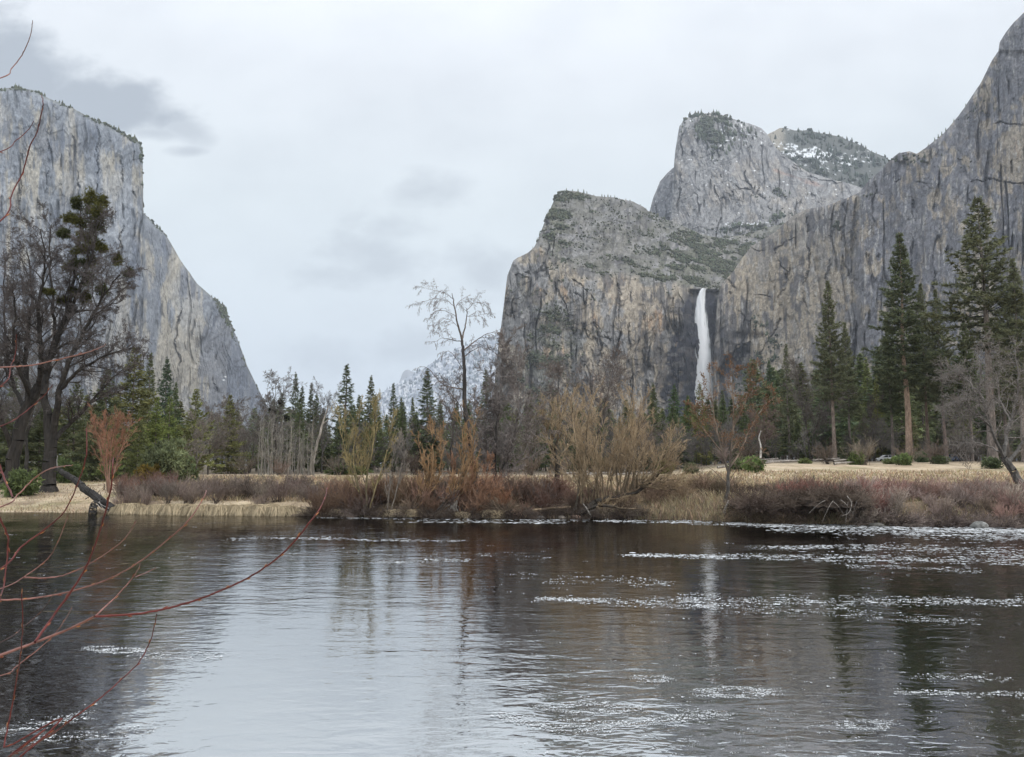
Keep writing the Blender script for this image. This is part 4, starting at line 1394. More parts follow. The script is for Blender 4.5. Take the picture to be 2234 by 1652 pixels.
def wood_fill(n, px0, px1, tip0, tip1, y0, y1, label, group, tint=(1.05, 1.08, .95), wide=1.15):
    for i in range(n):
        px = px0 + (px1 - px0) * (i + 0.15 + 0.7 * rngw.random()) / n
        tip = tip0 + (tip1 - tip0) * rngw.random()
        Y = y0 + (y1 - y0) * rngw.random()
        t = tuple(np.array(tint) * (0.8 + 0.45 * rngw.random()) * np.array([1 + .25 * (rngw.random() - .5), 1, 1 + .2 * (rngw.random() - .5)]))
        evergreen(LOWP[rngw.integers(3)], px, tip, Y, label, "pine_tree", "pine tree", group, wide * (0.75 + 0.5 * rngw.random()), t, bark=(.8, .8, .8))


wood_fill(62, 1640, 2330, 800, 900, 190, 300, "conifer in the dark wood behind the tall pines, one of many alike", "dark wood behind the tall pines")
wood_fill(40, 1650, 2330, 890, 950, 165, 210, "low conifer in the understorey of the wood behind the tall pines", "understorey behind the tall pines")
wood_fill(40, 1080, 1660, 860, 915, 210, 320, "conifer in the wood at the foot of the waterfall rock, one of many alike", "wood at the foot of the waterfall rock")
wood_fill(46, 400, 1110, 885, 935, 215, 340, "small conifer in the far wood closing the valley gap", "far wood in the valley gap")
wood_fill(30, -150, 420, 860, 930, 125, 190, "conifer in the wood under the immense pale cliff", "wood under the immense pale cliff")

def rim_trees(res, spots, label, group, H0):
    V, PX, PY = res[:3]
    for px, s in spots:
        i = int(np.argmin(np.abs(PX[:, 0] - px)))
        q = V[i, 1]
        tm, cm, H = LOWP[random.randrange(1, 3)]
        k = H0 * s / H
        put_tree("rim_pine", [("trunk", tm), ("crown", cm)], (q[0], q[1] + 4, q[2] - 1.5), k, label, "pine tree", group, None, [(1, 1, 1), (.9, 1, .9)], (0, 0), k * 1.6)


rim_trees(FALL, [(1222, .7), (1236, .8), (1250, .7), (1262, .9), (1274, 1.1), (1281, .8), (1296, .6), (1313, .9), (1320, .8), (1327, .95), (1333, .8), (1341, .85), (1352, .6), (1366, .7), (1374, .6), (1398, .6), (1410, .7), (1178, .9), (1172, .8), (1163, .6)],
          "tiny pine on the skyline of the scrubby rock left of the granite tower", "skyline pines on the scrubby rock", 13)
rim_trees(WALL, [(2028, .7), (2042, .9), (2050, 1.0), (2058, .9), (2066, .8), (2084, .7), (2110, .6), (1930, .6), (1965, .6)], "tiny pine on the climbing skyline of the grey wall", "skyline pines on the grey wall", 10)
rim_trees(HILL, [(1712, .8), (1745, .7), (1770, .9), (1800, 1.0), (1812, .9), (1840, .8), (1866, .8), (1885, .9), (1912, .9)], "tiny pine on the skyline of the snow dusted hill", "skyline pines on the snow dusted hill", 17)

wood_fill(26, 1640, 2330, 770, 850, 175, 235, "dark conifer close behind the tall pines under the grey wall", "dark conifers close behind the tall pines", (.85, .95, .85), 1.2)
for i in range(16):
    px = 570 + 480 * (i + random.random()) / 16
    evergreen(FIRS[i % 3], px, 855 + 45 * random.random(), 165 + 25 * random.random(), "low green conifer filling the belt behind the meadow in the valley gap", "fir_tree", "fir tree", "low green conifers in the valley gap", 1.3, (.95, 1.05, .85))
for i in range(12):
    px = 1090 + 560 * (i + random.random()) / 12
    evergreen(FIRS[i % 3], px, 868 + 40 * random.random(), 165 + 25 * random.random(), "low green conifer filling the belt below the waterfall rock", "fir_tree", "fir tree", "low green conifers below the waterfall rock", 1.3, (.85, 1.0, .8))

# ------------------------------------------------------------------ bare trees
BARE = [(7, .10, .05, 9, (.45, 1.0), .62, .25), (5, .16, .06, 7, (.4, 1.0), .55, .2), (4, .2, .04, 6, (.4, 1.0), .5, .15), (3, .22, .02, 4, (.4, .9), .5, .1), (2, .25, .0, 0, (0, 0), 0, 0)]


def bare_tree(seed, H, spread=1.0, nlimb=7, r0=None, up=0.06, lean=(0, 0), multi=1, sub=0):
    """upright leafless tree: (trunk, branches)"""
    rng = np.random.default_rng(seed)
    S = Segs()
    r0 = r0 or H * 0.016
    prm = [(6, .13, up, 8, (.4, .95), .5, .2), (4, .18, up * .7, 6, (.4, 1.0), .5, .15), (3, .22, up * .4, 5, (.4, 1.0), .55, .1), (3, .26, 0.0, 0, (0, 0), 0, 0)][sub:]
    for mnum in range(multi):
        az = mnum * 6.28 / max(multi, 1) + rng.random()
        off = np.array([math.cos(az), math.sin(az), 0]) * (0.0 if multi == 1 else 0.14 * H)
        top = np.array([lean[0] + rng.normal(0, .03 * H), lean[1] + rng.normal(0, .03 * H), H * (1 if mnum == 0 else .85)]) + off * 1.4
        pts = [np.array([0, 0, -.3]), top * 0.3 + rng.normal(0, .012 * H, 3), top * 0.62 + rng.normal(0, .018 * H, 3), top]
        sm, rs = limb(S, pts, r0 / (1 if multi == 1 else 1.5), 0.02, 0, 5, rng, .004 * H)
        spawn(S, sm, rs, nlimb, rng, prm, H * .36 * spread, .22, (.5, 1.05), .55)
    a, b = split(S.arrays(), lvthr=None, rthr=r0 * 0.22)
    return a, b


def bare_meshes(seed, *a, thick=(.06, .055, .05), thin=(.16, .145, .135), minr=.008, **k):
    t, b = bare_tree(seed, *a, **k)
    return wood_mesh("trunk", t, M_bark, thick, thin, (.12, .02)), wood_mesh("branches", b, M_twig, thick, thin, (.07, .012), minr)


B_grey = [bare_meshes(51, 14, 1.0, 19, minr=.016), bare_meshes(52, 14, .9, 16, multi=2, minr=.016), bare_meshes(53, 14, 1.1, 18, up=.1, minr=.016)]
B_pale = [bare_meshes(61, 12, .45, 10, up=.14, thick=(.22, .21, .19), thin=(.27, .25, .22), sub=1), bare_meshes(62, 12, .4, 9, up=.16, thick=(.25, .23, .2), thin=(.28, .26, .22), sub=1)]


def bare(kind, px, tip, Y, label, group, H0, tint=(1, 1, 1), wide=1.0, name="bare_tree", rot=None, cat="bare tree"):
    x = ray(px, 1000)[0] * Y
    H = top_h(px, tip, x, Y)
    s = H / H0
    return put_tree(name, [("trunk", kind[0]), ("branches", kind[1])], (x, Y, gz(x, Y) - .1), s, label, cat, group, rot, [tint, tint], (0, 0), s * wide)


G_B = "leafless trees along the back of the meadow"
for k, px, tip, Y, w, tint, lab in (
        (0, 600, 828, 150, 1.0, (1, 1, 1), "bare grey tree holding round dark mistletoe clumps against the sky"),
        (2, 702, 862, 150, .8, (.9, .9, .9), "dark forked bare tree right of the three close firs"),
        (1, 545, 868, 160, 1.1, (1, .95, .9), "wide bare grey tree at the edge of the immense cliff foot"),
        (0, 505, 878, 150, 1.1, (1.05, 1, .95), "bare grey tree in front of the thin olive conifer"),
        (1, 455, 885, 130, 1.1, (1.1, 1.05, 1), "bare tree beside the pale olive cedar"),
        (2, 430, 915, 112, .9, (1.6, 1.55, 1.5), "pale dead tree with a bent white limb"),
        (0, 985, 830, 130, .9, (.85, .8, .8), "dark bare tree just left of the tall drooping tree"),
        (1, 1290, 770, 165, 1.2, (1.25, 1.15, 1.1), "wide thin twigged bare tree behind the big willow"),
        (1, 1770, 792, 160, .9, (1.15, 1.1, 1.05), "grey bare tree left of the slender charred pine"),
        (2, 1908, 880, 150, .8, (.8, .75, .7), "dark crooked bare tree between the two groups of tall pines"),
        (0, 2100, 870, 130, 1.0, (1.1, 1.05, 1), "bare grey tree in front of the leaning grey trunk"),
        (1, 1400, 905, 150, 1.1, (1.2, 1.05, .95), "brown bare tree behind the big willow and under the tan cliff"),
        (1, 1660, 880, 150, 1.0, (1.3, 1.05, .95), "reddish bare tree beside the blue green fir"),
        (0, 60, 700, 88, .9, (.9, .9, .9), "thin bare tree behind the leaning trunk of the big bare tree"),
        (2, 1160, 900, 120, 1.0, (1.1, 1, .95), "brown bare tree between the grey multi stemmed tree and the stub willow")):
    o = bare(B_grey[k], px, tip, Y, lab, G_B, 14, tint, w)
    if "mistletoe" in lab:
        vv, ff, cc = [], [], []
        off = 0
        rng = np.random.default_rng(8)
        for (dx, dz, r) in ((-.8, 9.4, .55), (.5, 10.6, .42), (1.6, 8.2, .6), (-1.5, 7.3, .4)):
            v, f, c = leafy(int(r * 100), r, r, r, 60, (.035, .04, .022), .3, .08, 5, 4)
            vv.append(v + np.array([dx, 0, dz - r * .5]))
            ff.append(f + off)
            cc.append(c)
            off += len(v)
        m_ = bpy.data.objects.new("mistletoe", mesh_np("mistletoe", np.concatenate(vv), [np.concatenate(ff)], np.concatenate(cc), False, M_leaf))
        m_.parent = o
        C.objects.link(m_)
        o.rotation_euler[2] = 0
for i in range(26):
    px = 565 + 125 * (i + .5 * random.random()) / 26
    bare(B_pale[i % 2], px, 895 + 60 * random.random(), 118 + 22 * random.random(), "pale slender sapling in the dense stand left of the leaning snag", "stand of pale saplings", 12, (.72 + .25 * random.random(),) * 3, 1.1, "sapling", cat="sapling")
for i in range(30):
    px = 400 + 760 * (i + random.random()) / 30
    bare(B_grey[i % 3], px, 925 + 50 * random.random(), 150 + 60 * random.random(), "small bare grey tree in the brush behind the meadow", "small bare trees in the brush behind the meadow", 14, (.9 + .3 * random.random(),) * 3, 1.1)
for i in range(64):
    px = 1180 + 1120 * (i + random.random()) / 64
    bare(B_grey[i % 3], px, 915 + 55 * random.random(), 140 + 70 * random.random(), "small bare tree in the brush under the pines behind the meadow", "small bare trees under the pines", 14, (.85 + .35 * random.random(),) * 3, 1.1)


# --- the big bare tree with mistletoe on the near corner
def hero_oak():
    Y0 = 70.0
    rng = np.random.default_rng(77)
    S = Segs()

    def W(px, py, dy=0.0):
        return P(px, py, Y0 + dy)
    bx = W(106, 1075)
    base = np.array([bx[0], Y0, gz(bx[0], Y0) - .3])
    prm = [(6, .16, .05, 7, (.4, 1.0), .52, .2), (4, .2, .04, 6, (.4, 1.0), .52, .12), (3, .24, .02, 6, (.4, 1.0), .6, .1), (3, .28, 0, 0, (0, 0), 0, 0)]
    limbs = [
        ([(106, 1075, 0), (109, 1010, 0), (112, 960, 0)], .62, .48, 0, 0),
        ([(110, 975, 0), (103, 905, 0), (98, 862, 0), (104, 800, .5), (118, 760, 1), (140, 700, 1.2), (152, 660, 1.5), (165, 590, 1), (172, 520, 1), (178, 450, 1)], .40, .05, 13, 3.6),
        ([(112, 960, 0), (124, 900, -.5), (130, 850, -1), (150, 790, -1.5), (170, 750, -1.5), (200, 690, -2), (232, 640, -2.5), (262, 600, -3)], .34, .05, 12, 3.6),
        ([(118, 770, 1), (120, 720, 2), (116, 670, 2.5), (112, 600, 3), (108, 540, 3.5), (112, 490, 3.5)], .20, .04, 9, 3.0),
        ([(150, 680, 1.3), (168, 640, 0), (190, 590, -.5), (205, 530, -1), (212, 480, -1)], .18, .04, 9, 2.8),
        ([(112, 968, 0), (140, 935, 1), (175, 905, 1.5), (205, 870, 2), (240, 830, 2.5), (275, 800, 3)], .24, .04, 8, 3.0),
        ([(130, 850, -1), (165, 812, -2), (205, 790, -3), (250, 770, -4), (285, 760, -4.5)], .18, .04, 8, 2.8),
        ([(140, 700, 1.2), (175, 680, 2), (220, 672, 3), (268, 655, 3.5)], .14, .03, 7, 2.4),
    ]
    for pts, r0, r1, ns, L in limbs:
        sm, rs = limb(S, [W(*q) if i or pts[0][1] < 1070 else base for i, q in enumerate(pts)], r0, r1, 0, 4, rng, .05)
        if ns:
            spawn(S, sm, rs, int(ns * 1.5), rng, prm, L, .22, (.45, 1.1), .5, bias=(0, 0, .15))
    S.add(base, base + np.array([0, 0, .7]), 1.0, .66, 0)
    a, b = split(S.arrays(), rthr=.075)
    V, Fc, cc, off = [], [], [], 0
    for k, (px, py, rx, rz) in enumerate(((166, 450, .55, .55), (196, 440, .6, .7), (222, 447, .5, .55), (200, 470, .75, .6), (152, 480, .55, .4), (178, 490, .8, .6), (205, 500, .8, .75), (190, 525, .75, .55), (212, 480, .6, .8),
                                          (140, 515, .5, .4), (210, 540, .7, .5), (180, 555, .8, .5), (165, 580, .5, .4), (150, 590, .5, .4), (195, 580, .6, .6), (188, 620, .6, .6), (224, 548, .4, .3), (255, 575, .35, .5), (280, 600, .3, .3),
                                          (135, 660, .55, .3), (160, 645, .55, .4), (220, 640, .5, .5), (105, 640, .4, .25), (185, 655, .4, .5))):
        v, f, c = leafy(300 + k, rx * 1.35, rx * 1.1, rz * 1.6, 200, (.125, .122, .038) if k % 3 else (.08, .088, .036), .26, .03, 7, 11)
        q = W(px, py, .6 + rng.normal(0, .5))
        V.append(v + q - np.array([0, 0, rz * .5]))
        Fc.append(f + off)
        cc.append(c)
        off += len(v)
    kw = dict(thick=(.045, .04, .036), thin=(.115, .10, .095))
    e = bpy.data.objects.new("bare_oak", None)
    C.objects.link(e)
    tag(e, "big bare black limbed tree full of green mistletoe clumps on the far bank", "bare tree")
    for nm, me in (("trunk", wood_mesh("trunk", a, M_bark, **kw)), ("branches", wood_mesh("branches", b, M_twig, r_mix=(.05, .01), minr=.013, **kw)),
                   ("mistletoe", mesh_np("mistletoe", np.concatenate(V), [np.concatenate(Fc)], np.concatenate(cc), False, M_leaf))):
        o = bpy.data.objects.new(nm, me)
        o.parent = e
        C.objects.link(o)
    # leaning neighbour
    S = Segs()
    Y0 = 72.0
    b0 = W(14, 1062)
    base = np.array([b0[0], Y0, gz(b0[0], Y0) - .3])
    limbs = [
        ([(14, 1062, 0), (35, 980, 0), (55, 900, 0), (85, 842, 0)], .62, .42, 0, 0),
        ([(60, 890, 0), (62, 840, 1), (55, 790, 1.5), (62, 730, 2), (70, 660, 2), (66, 600, 2.5), (58, 540, 3)], .30, .04, 11, 3.4),
        ([(85, 842, 0), (92, 790, -1), (90, 740, -1.5), (84, 690, -2), (92, 620, -2), (98, 560, -2.5), (88, 500, -3)], .30, .04, 11, 3.4),
        ([(55, 900, 0), (35, 850, 2), (20, 800, 2), (12, 730, 2.5), (8, 650, 3), (12, 580, 3.5)], .22, .04, 10, 3.2),
        ([(30, 985, 0), (8, 930, -1), (-20, 870, -2), (-40, 790, -2.5), (-50, 700, -3)], .25, .04, 10, 3.2),
        ([(70, 870, 0), (40, 800, -2), (30, 740, -3), (34, 680, -3.5), (26, 620, -4)], .2, .04, 9, 3.0),
    ]
    for pts, r0, r1, ns, L in limbs:
        sm, rs = limb(S, [W(*q) if i or pts[0][1] < 1060 else base for i, q in enumerate(pts)], r0, r1, 0, 4, rng, .05)
        if ns:
            spawn(S, sm, rs, int(ns * 1.5), rng, prm, L, .2, (.45, 1.1), .5, bias=(0, 0, .15))
    a, b = split(S.arrays(), rthr=.075)
    put_tree("bare_oak", [("trunk", wood_mesh("trunk", a, M_bark, **kw)), ("branches", wood_mesh("branches", b, M_twig, r_mix=(.05, .01), minr=.013, **kw))], (0, 0, 0), 1,
             "leaning bare black trunked tree without mistletoe at the edge of the photo", "bare tree", None, 0)


hero_oak()


# --- tall birch-like tree with drooping tips, and its grey neighbour
def hero_birch():
    Y0 = 51.5
    rng = np.random.default_rng(78)

    def W(px, py, dy=0.0):
        return P(px, py, Y0 + dy)
    S = Segs()
    b0 = W(1042, 1062)
    base = np.array([b0[0], Y0, gz(b0[0], Y0) - .2])
    tr, rt = limb(S, [base] + [W(*q) for q in ((1032, 1010, 0), (1022, 940, 0), (1014, 880, 0), (1013, 820, 0), (1011, 775, 0), (1008, 742, 0))], .21, .085, 0, 4, rng, .02)
    dr = [(7, .09, -.10, 9, (.5, 1.1), .38, .25), (4, .16, -.22, 4, (.4, 1.0), .5, .15), (3, .2, -.3, 0, (0, 0), 0, 0)]
    limbs = [([(1008, 742, 0), (998, 705, 0), (990, 660, .2), (986, 640, .3)], .075, .02, 0), ([(1008, 742, 0), (1014, 715, .4), (1018, 690, .5), (1019, 672, .5)], .06, .02, 0),
             ([(988, 652, 0), (970, 640, .3), (940, 632, .6), (912, 626, .8)], .022, .006, 12), ([(990, 668, 0), (972, 655, -.3), (945, 652, -.6), (908, 665, -1)], .022, .006, 12),
             ([(994, 690, 0), (975, 680, .5), (950, 680, .9), (930, 705, 1.2)], .022, .006, 12), ([(1000, 715, 0), (985, 700, -.4), (962, 695, -.8), (945, 720, -1)], .02, .006, 10),
             ([(1019, 676, .5), (1035, 662, .6), (1055, 664, .9), (1068, 680, 1)], .022, .006, 12), ([(1018, 690, .5), (1030, 690, -.2), (1048, 690, -.5), (1060, 705, -.6)], .02, .006, 9),
             ([(992, 675, 0), (1000, 660, .4), (1012, 652, .8), (1030, 655, 1)], .02, .006, 9),
             ([(1012, 765, 0), (1035, 745, .4), (1060, 730, .8), (1083, 722, 1)], .05, .012, 10), ([(1012, 780, 0), (1025, 768, -.4), (1040, 760, -.6), (1048, 756, -.7)], .04, .015, 6),
             ([(1008, 745, 0), (985, 742, .4), (965, 738, .7), (945, 748, 1)], .035, .008, 10), ([(1012, 850, 0), (990, 846, -.6), (965, 838, -1), (935, 805, -1.2), (915, 800, -1.4)], .05, .012, 8),
             ([(1013, 810, 0), (1000, 790, .5), (982, 768, .9), (965, 770, 1)], .035, .01, 8), ([(1020, 920, 0), (1000, 880, -.5), (985, 862, -.9), (975, 835, -1)], .04, .01, 7)]
    for pts, r0, r1, ns in limbs:
        sm, rs = limb(S, [W(*q) for q in pts], r0, r1, 1, 5, rng, .015)
        if ns:
            spawn(S, sm, rs, ns, rng, dr, .95, .12, (.3, 1.1), .55, bias=(0, 0, -.1))
    a, b = split(S.arrays(), rthr=.033)
    kw = dict(thick=(.065, .058, .055), thin=(.17, .13, .105))
    put_tree("birch_tree", [("trunk", wood_mesh("trunk", a, M_bark, **kw)), ("branches", wood_mesh("branches", b, M_twig, r_mix=(.03, .01), minr=.0048, **kw))], (0, 0, 0), 1,
             "tall thin dark tree with drooping pale twigs reaching left against the sky", "bare tree", None, 0)
    S = Segs()
    Y0 = 58.0
    b0 = W(1083, 1062)
    base = np.array([b0[0], Y0, gz(b0[0], Y0) - .2])
    prm = [(5, .15, .06, 7, (.35, .95), .5, .15), (4, .2, .04, 6, (.4, 1.0), .52, .12), (3, .24, .02, 5, (.4, 1.0), .55, .1), (3, .28, 0, 0, (0, 0), 0, 0)]
    for pts, r0, r1, ns, L in ((((1080, 1000, 0), (1084, 930, 0), (1090, 870, 0), (1094, 800, 0), (1100, 745, 0)), .14, .02, 16, 1.7), (((1076, 1010, .5), (1072, 940, 1), (1066, 880, 1), (1058, 820, 1)), .10, .02, 12, 1.6),
                               (((1098, 1020, 0), (1120, 960, -.5), (1132, 890, -1), (1128, 830, -1), (1124, 780, -1)), .11, .02, 14, 1.7), (((1100, 1040, .3), (1135, 1000, .8), (1160, 950, 1), (1172, 900, 1)), .09, .02, 11, 1.5),
                               (((1075, 1030, -.3), (1056, 990, -.6), (1044, 940, -1), (1040, 880, -1)), .08, .02, 10, 1.4)):
        sm, rs = limb(S, [base] + [W(*q) for q in pts], r0, r1, 0, 5, rng, .02)
        spawn(S, sm, rs, int(ns * 1.8), rng, prm, L * 1.2, .15, (.4, 1.0), .5, bias=(0, 0, .1))
    a, b = split(S.arrays(), rthr=.04)
    kw = dict(thick=(.06, .055, .05), thin=(.25, .22, .205))
    put_tree("bare_tree", [("trunk", wood_mesh("trunk", a, M_bark, **kw)), ("branches", wood_mesh("branches", b, M_twig, r_mix=(.05, .012), minr=.0125, **kw))], (0, 0, 0), 1,
             "dense grey multi stemmed bare tree right of the tall drooping tree", "bare tree", None, 0)


hero_birch()


# --- slender reddish tree on the right bank
def hero_red():
    Y0 = float(shore(ray(1583, 1000)[0] * 44)) + 0.7
    rng = np.random.default_rng(79)

    def W(px, py, dy=0.0):
        return P(px, py, Y0 + dy)
    S = Segs()
    b0 = W(1583, 1118)
    base = np.array([b0[0], Y0, gz(b0[0], Y0) - .2])
    prm = [(5, .12, .03, 7, (.4, 1.0), .5, .15), (4, .2, .0, 5, (.4, 1.0), .5, .12), (3, .26, -.04, 0, (0, 0), 0, 0)]
    limbs = (([(1583, 1118, 0), (1588, 1070, 0), (1590, 1030, 0)], .13, .10, 0, 0),
             ([(1590, 1035, 0), (1575, 985, 0), (1562, 930, .3), (1552, 870, .5), (1546, 810, .8)], .075, .012, 15, 1.25),
             ([(1590, 1035, 0), (1596, 980, -.3), (1600, 900, -.6), (1598, 830, -.8), (1596, 795, -1)], .075, .012, 16, 1.25),
             ([(1592, 1020, 0), (1615, 985, .5), (1640, 930, .8), (1665, 890, 1), (1690, 865, 1.2)], .06, .012, 14, 1.2),
             ([(1598, 940, -.5), (1620, 890, -.8), (1640, 850, -1), (1650, 815, -1.2)], .05, .012, 12, 1.1),
             ([(1575, 985, 0), (1545, 950, -.5), (1525, 915, -.9), (1512, 880, -1)], .05, .012, 11, 1.1),
             ([(1588, 1060, 0), (1560, 1030, .4), (1535, 1015, .6), (1512, 1012, .8)], .03, .008, 7, .8),
             ([(1589, 1055, 0), (1610, 1020, -.4), (1640, 1000, -.7), (1668, 985, -.9)], .03, .008, 7, .8))
    for pts, r0, r1, ns, L in limbs:
        sm, rs = limb(S, [W(*q) if i or pts[0][1] < 1110 else base for i, q in enumerate(pts)], r0, r1, 0, 5, rng, .015)
        if ns:
            spawn(S, sm, rs, ns, rng, prm, L, .2, (.45, 1.1), .5)
    arr = S.arrays()
    a, b = split(arr, rthr=.03)
    tips = b[1][(b[4] >= 1)]
    sel = tips[rng.random(len(tips)) < .40]
    sel = sel[sel[:, 2] > 4.0]
    v, f, c = tufts(sel, np.tile(np.array([[0, 0, -.6]]), (len(sel), 1)), rng, 4, .055, .02, np.tile(np.array([[.30, .17, .095]]), (len(sel), 1)) * (.6 + .8 * rng.random((len(sel), 1))))
    kw = dict(thick=(.15, .135, .12), thin=(.27, .20, .145))
    put_tree("alder_tree", [("trunk", wood_mesh("trunk", a, M_bark, **kw)), ("branches", wood_mesh("branches", b, M_twig, r_mix=(.04, .01), minr=.0065, **kw)),
                            ("catkins", mesh_np("catkins", v, [f], c, False, M_twig))], (0, 0, 0), 1,
             "slender bare tree with reddish brown catkins in front of the waterfall foot", "bare tree", None, 0)


hero_red()


# --- leaning tree with weeping grey twigs at the right edge
def hero_weep():
    Y0 = 47.0
    rng = np.random.default_rng(80)

    def W(px, py, dy=0.0):
        return P(px, py, Y0 + dy)
    S = Segs()
    b0 = W(2262, 1095)
    base = np.array([b0[0], Y0, gz(b0[0], Y0) - .2])
    prm = [(6, .16, -.03, 7, (.4, 1.1), .5, .15), (4, .24, -.08, 5, (.4, 1.1), .55, .12), (3, .3, -.14, 0, (0, 0), 0, 0)]
    limbs = (([(2262, 1095, 0), (2232, 1060, 0), (2208, 1025, 0), (2190, 998, 0)], .26, .19, 0, 0),
             ([(2190, 998, 0), (2200, 940, .5), (2215, 880, 1), (2222, 820, 1.2), (2214, 760, 1.4)], .12, .02, 15, 1.9),
             ([(2190, 998, 0), (2168, 950, -.5), (2150, 900, -1), (2138, 850, -1.4), (2140, 800, -1.6), (2130, 755, -1.8)], .11, .02, 16, 1.8),
             ([(2200, 1010, 0), (2240, 950, 1), (2275, 890, 1.5), (2300, 830, 2)], .12, .02, 14, 1.9),
             ([(2160, 930, -.8), (2125, 900, -1.2), (2095, 880, -1.6), (2065, 885, -2)], .07, .015, 13, 1.5),
             ([(2180, 985, 0), (2145, 970, .8), (2110, 965, 1.2), (2085, 975, 1.5)], .06, .015, 11, 1.4),
             ([(2145, 870, -1.3), (2110, 830, -.6), (2085, 810, 0), (2070, 820, .3)], .06, .015, 12, 1.5),
             ([(2205, 920, .6), (2180, 870, 1.5), (2175, 820, 2), (2160, 790, 2.4)], .07, .015, 13, 1.6))
    for pts, r0, r1, ns, L in limbs:
        sm, rs = limb(S, [W(*q) if i or pts[0][1] < 1090 else base for i, q in enumerate(pts)], r0, r1, 0, 5, rng, .03)
        if ns:
            spawn(S, sm, rs, int(ns * 1.7), rng, prm, L, .15, (.4, 1.2), .5)
    a, b = split(S.arrays(), rthr=.04)
    kw = dict(thick=(.14, .13, .12), thin=(.23, .205, .185))
    put_tree("bare_tree", [("trunk", wood_mesh("trunk", a, M_bark, **kw)), ("branches", wood_mesh("branches", b, M_twig, r_mix=(.05, .012), minr=.008, **kw))], (0, 0, 0), 1,
             "leaning bare tree with weeping tangled grey twigs in front of the open crowned pine", "bare tree", None, 0)


hero_weep()


# ------------------------------------------------------------------ willows on the bank
def willow(seed, base_pts, n, L, spread, r, up=.10, lean=(0, 0, 0), thin=(.27, .16, .075), thick=(.06, .05, .045), twig=9, minr=.006, L2=.5):
    """vase of long upright shoots from one or more bases"""
    rng = np.random.default_rng(seed)
    S = Segs()
    prm = [(7, .085, up, twig, (.25, .7), L2, .25), (4, .13, up * .8, 3, (.25, .7), .5, .2), (3, .16, up * .5, 0, (0, 0), 0, 0)]
    for b, share in base_pts:
        for k in range(max(1, int(n * share))):
            az = rng.random() * 6.28
            tilt = spread * math.sqrt(rng.random())
            d = np.array([math.cos(az) * math.sin(tilt), math.sin(az) * math.sin(tilt), math.cos(tilt)]) + np.array(lean)
            grow(S, np.array(b, float) + rng.normal(0, .12, 3) * np.array([1, 1, .3]), nrm(d), L * (.6 + .5 * rng.random()), r * (.6 + .6 * rng.random()), 0, rng, prm)
    return S, thick, thin, minr


def put_willow(S, thick, thin, minr, loc, label, extra=None, group=None, rthr=.028, name="willow_bush", mix=(.022, .008)):
    a, b = split(S.arrays(), rthr=rthr)
    parts = []
    if len(a[0]):
        parts.append(("stems", wood_mesh("stems", a, M_bark, thick, thin, (.10, .02))))
    parts.append(("twigs", wood_mesh("twigs", b, M_twig, thick, thin, mix, minr)))
    put_tree(name, parts, loc, 1, label, "willow", group, 0)


def on_ground(px, Y):
    x = ray(px, 1000)[0] * Y
    return np.array([x, Y, gz(x, Y) - .08])


ORANGE_T = (.42, .265, .14)
TAN_T = (.40, .30, .19)
OLIVE_T = (.34, .27, .13)
RED_T = (.35, .20, .125)
GREY_T = (.29, .25, .21)
PURP_T = (.155, .11, .105)


def limbs_willow(seed, Y0, limbs, prm, thick, thin, label, minr=.0085, name="willow_bush", rthr=.03, mix=(.03, .008), bias=(0, 0, .35)):
    rng = np.random.default_rng(seed)
    S = Segs()
    for pts, r0, r1, ns, L in limbs:
        q3 = []
        xb = ray(pts[0][0], 1000)[0] * Y0
        Y0 = max(Y0, float(shore(xb)) + 0.5)
        for i, q in enumerate(pts):
            w = P(q[0], q[1], Y0 + (q[2] if len(q) > 2 else 0))
            if i == 0 and len(q) == 2:
                w[2] = gz(w[0], w[1]) - .1
            q3.append(w)
        sm, rs = limb(S, q3, r0, r1, 0, 5, rng, .02)
        if ns:
            spawn(S, sm, rs, ns, rng, prm, L, .15, (.3, 1.0), .5, bias=bias)
    put_willow(S, thick, thin, minr, (0, 0, 0), label, rthr=rthr, name=name, mix=mix)


SHOOT = [(6, .09, .09, 8, (.25, .7), .5, .2), (4, .14, .08, 5, (.25, .75), .5, .15), (3, .18, .05, 0, (0, 0), 0, 0)]
limbs_willow(91, 49.0, [([(800, 1098), (778, 1050, 0), (758, 1000, .3), (745, 950, .5), (738, 905, .6)], .09, .02, 16, 1.5), ([(800, 1098), (800, 1040, 0), (812, 985, -.4), (818, 925, -.6), (815, 880, -.8)], .08, .02, 16, 1.5),
                        ([(800, 1098), (780, 1055, .5), (772, 1000, .8), (776, 940, 1), (780, 895, 1.2)], .07, .02, 14, 1.5), ([(803, 1098), (820, 1060, 0), (838, 1010, .3), (850, 960, .5), (858, 915, .6)], .06, .015, 12, 1.3)],
             SHOOT, (.075, .07, .06), OLIVE_T, "olive twigged willow forking in a narrow vee left of the leaning stems")
limbs_willow(92, 49.5, [([(846, 1108), (850, 1060, 0), (856, 1010, .2), (864, 960, .4)], .05, .015, 11, 1.2), ([(850, 1108), (868, 1060, 0), (880, 1010, -.3), (884, 955, -.4)], .05, .015, 11, 1.2)],
             SHOOT, (.08, .07, .06), GREY_T, "thin grey twigged willow between the vee shaped and the orange willow")
limbs_willow(93, 48.2, [([(892, 1122), (912, 1085, 0), (928, 1050, .2), (920, 1000, .3), (910, 950, .4)], .10, .02, 14, 1.3), ([(892, 1122), (920, 1080, 0), (940, 1045, -.2), (945, 990, -.4), (942, 935, -.5)], .09, .02, 16, 1.4),
                        ([(896, 1122), (930, 1085, 0), (955, 1050, .3), (962, 1000, .4), (960, 950, .5)], .07, .02, 14, 1.3)],
             SHOOT, (.05, .043, .038), ORANGE_T, "orange twigged willow on dark leaning stems at the water edge")
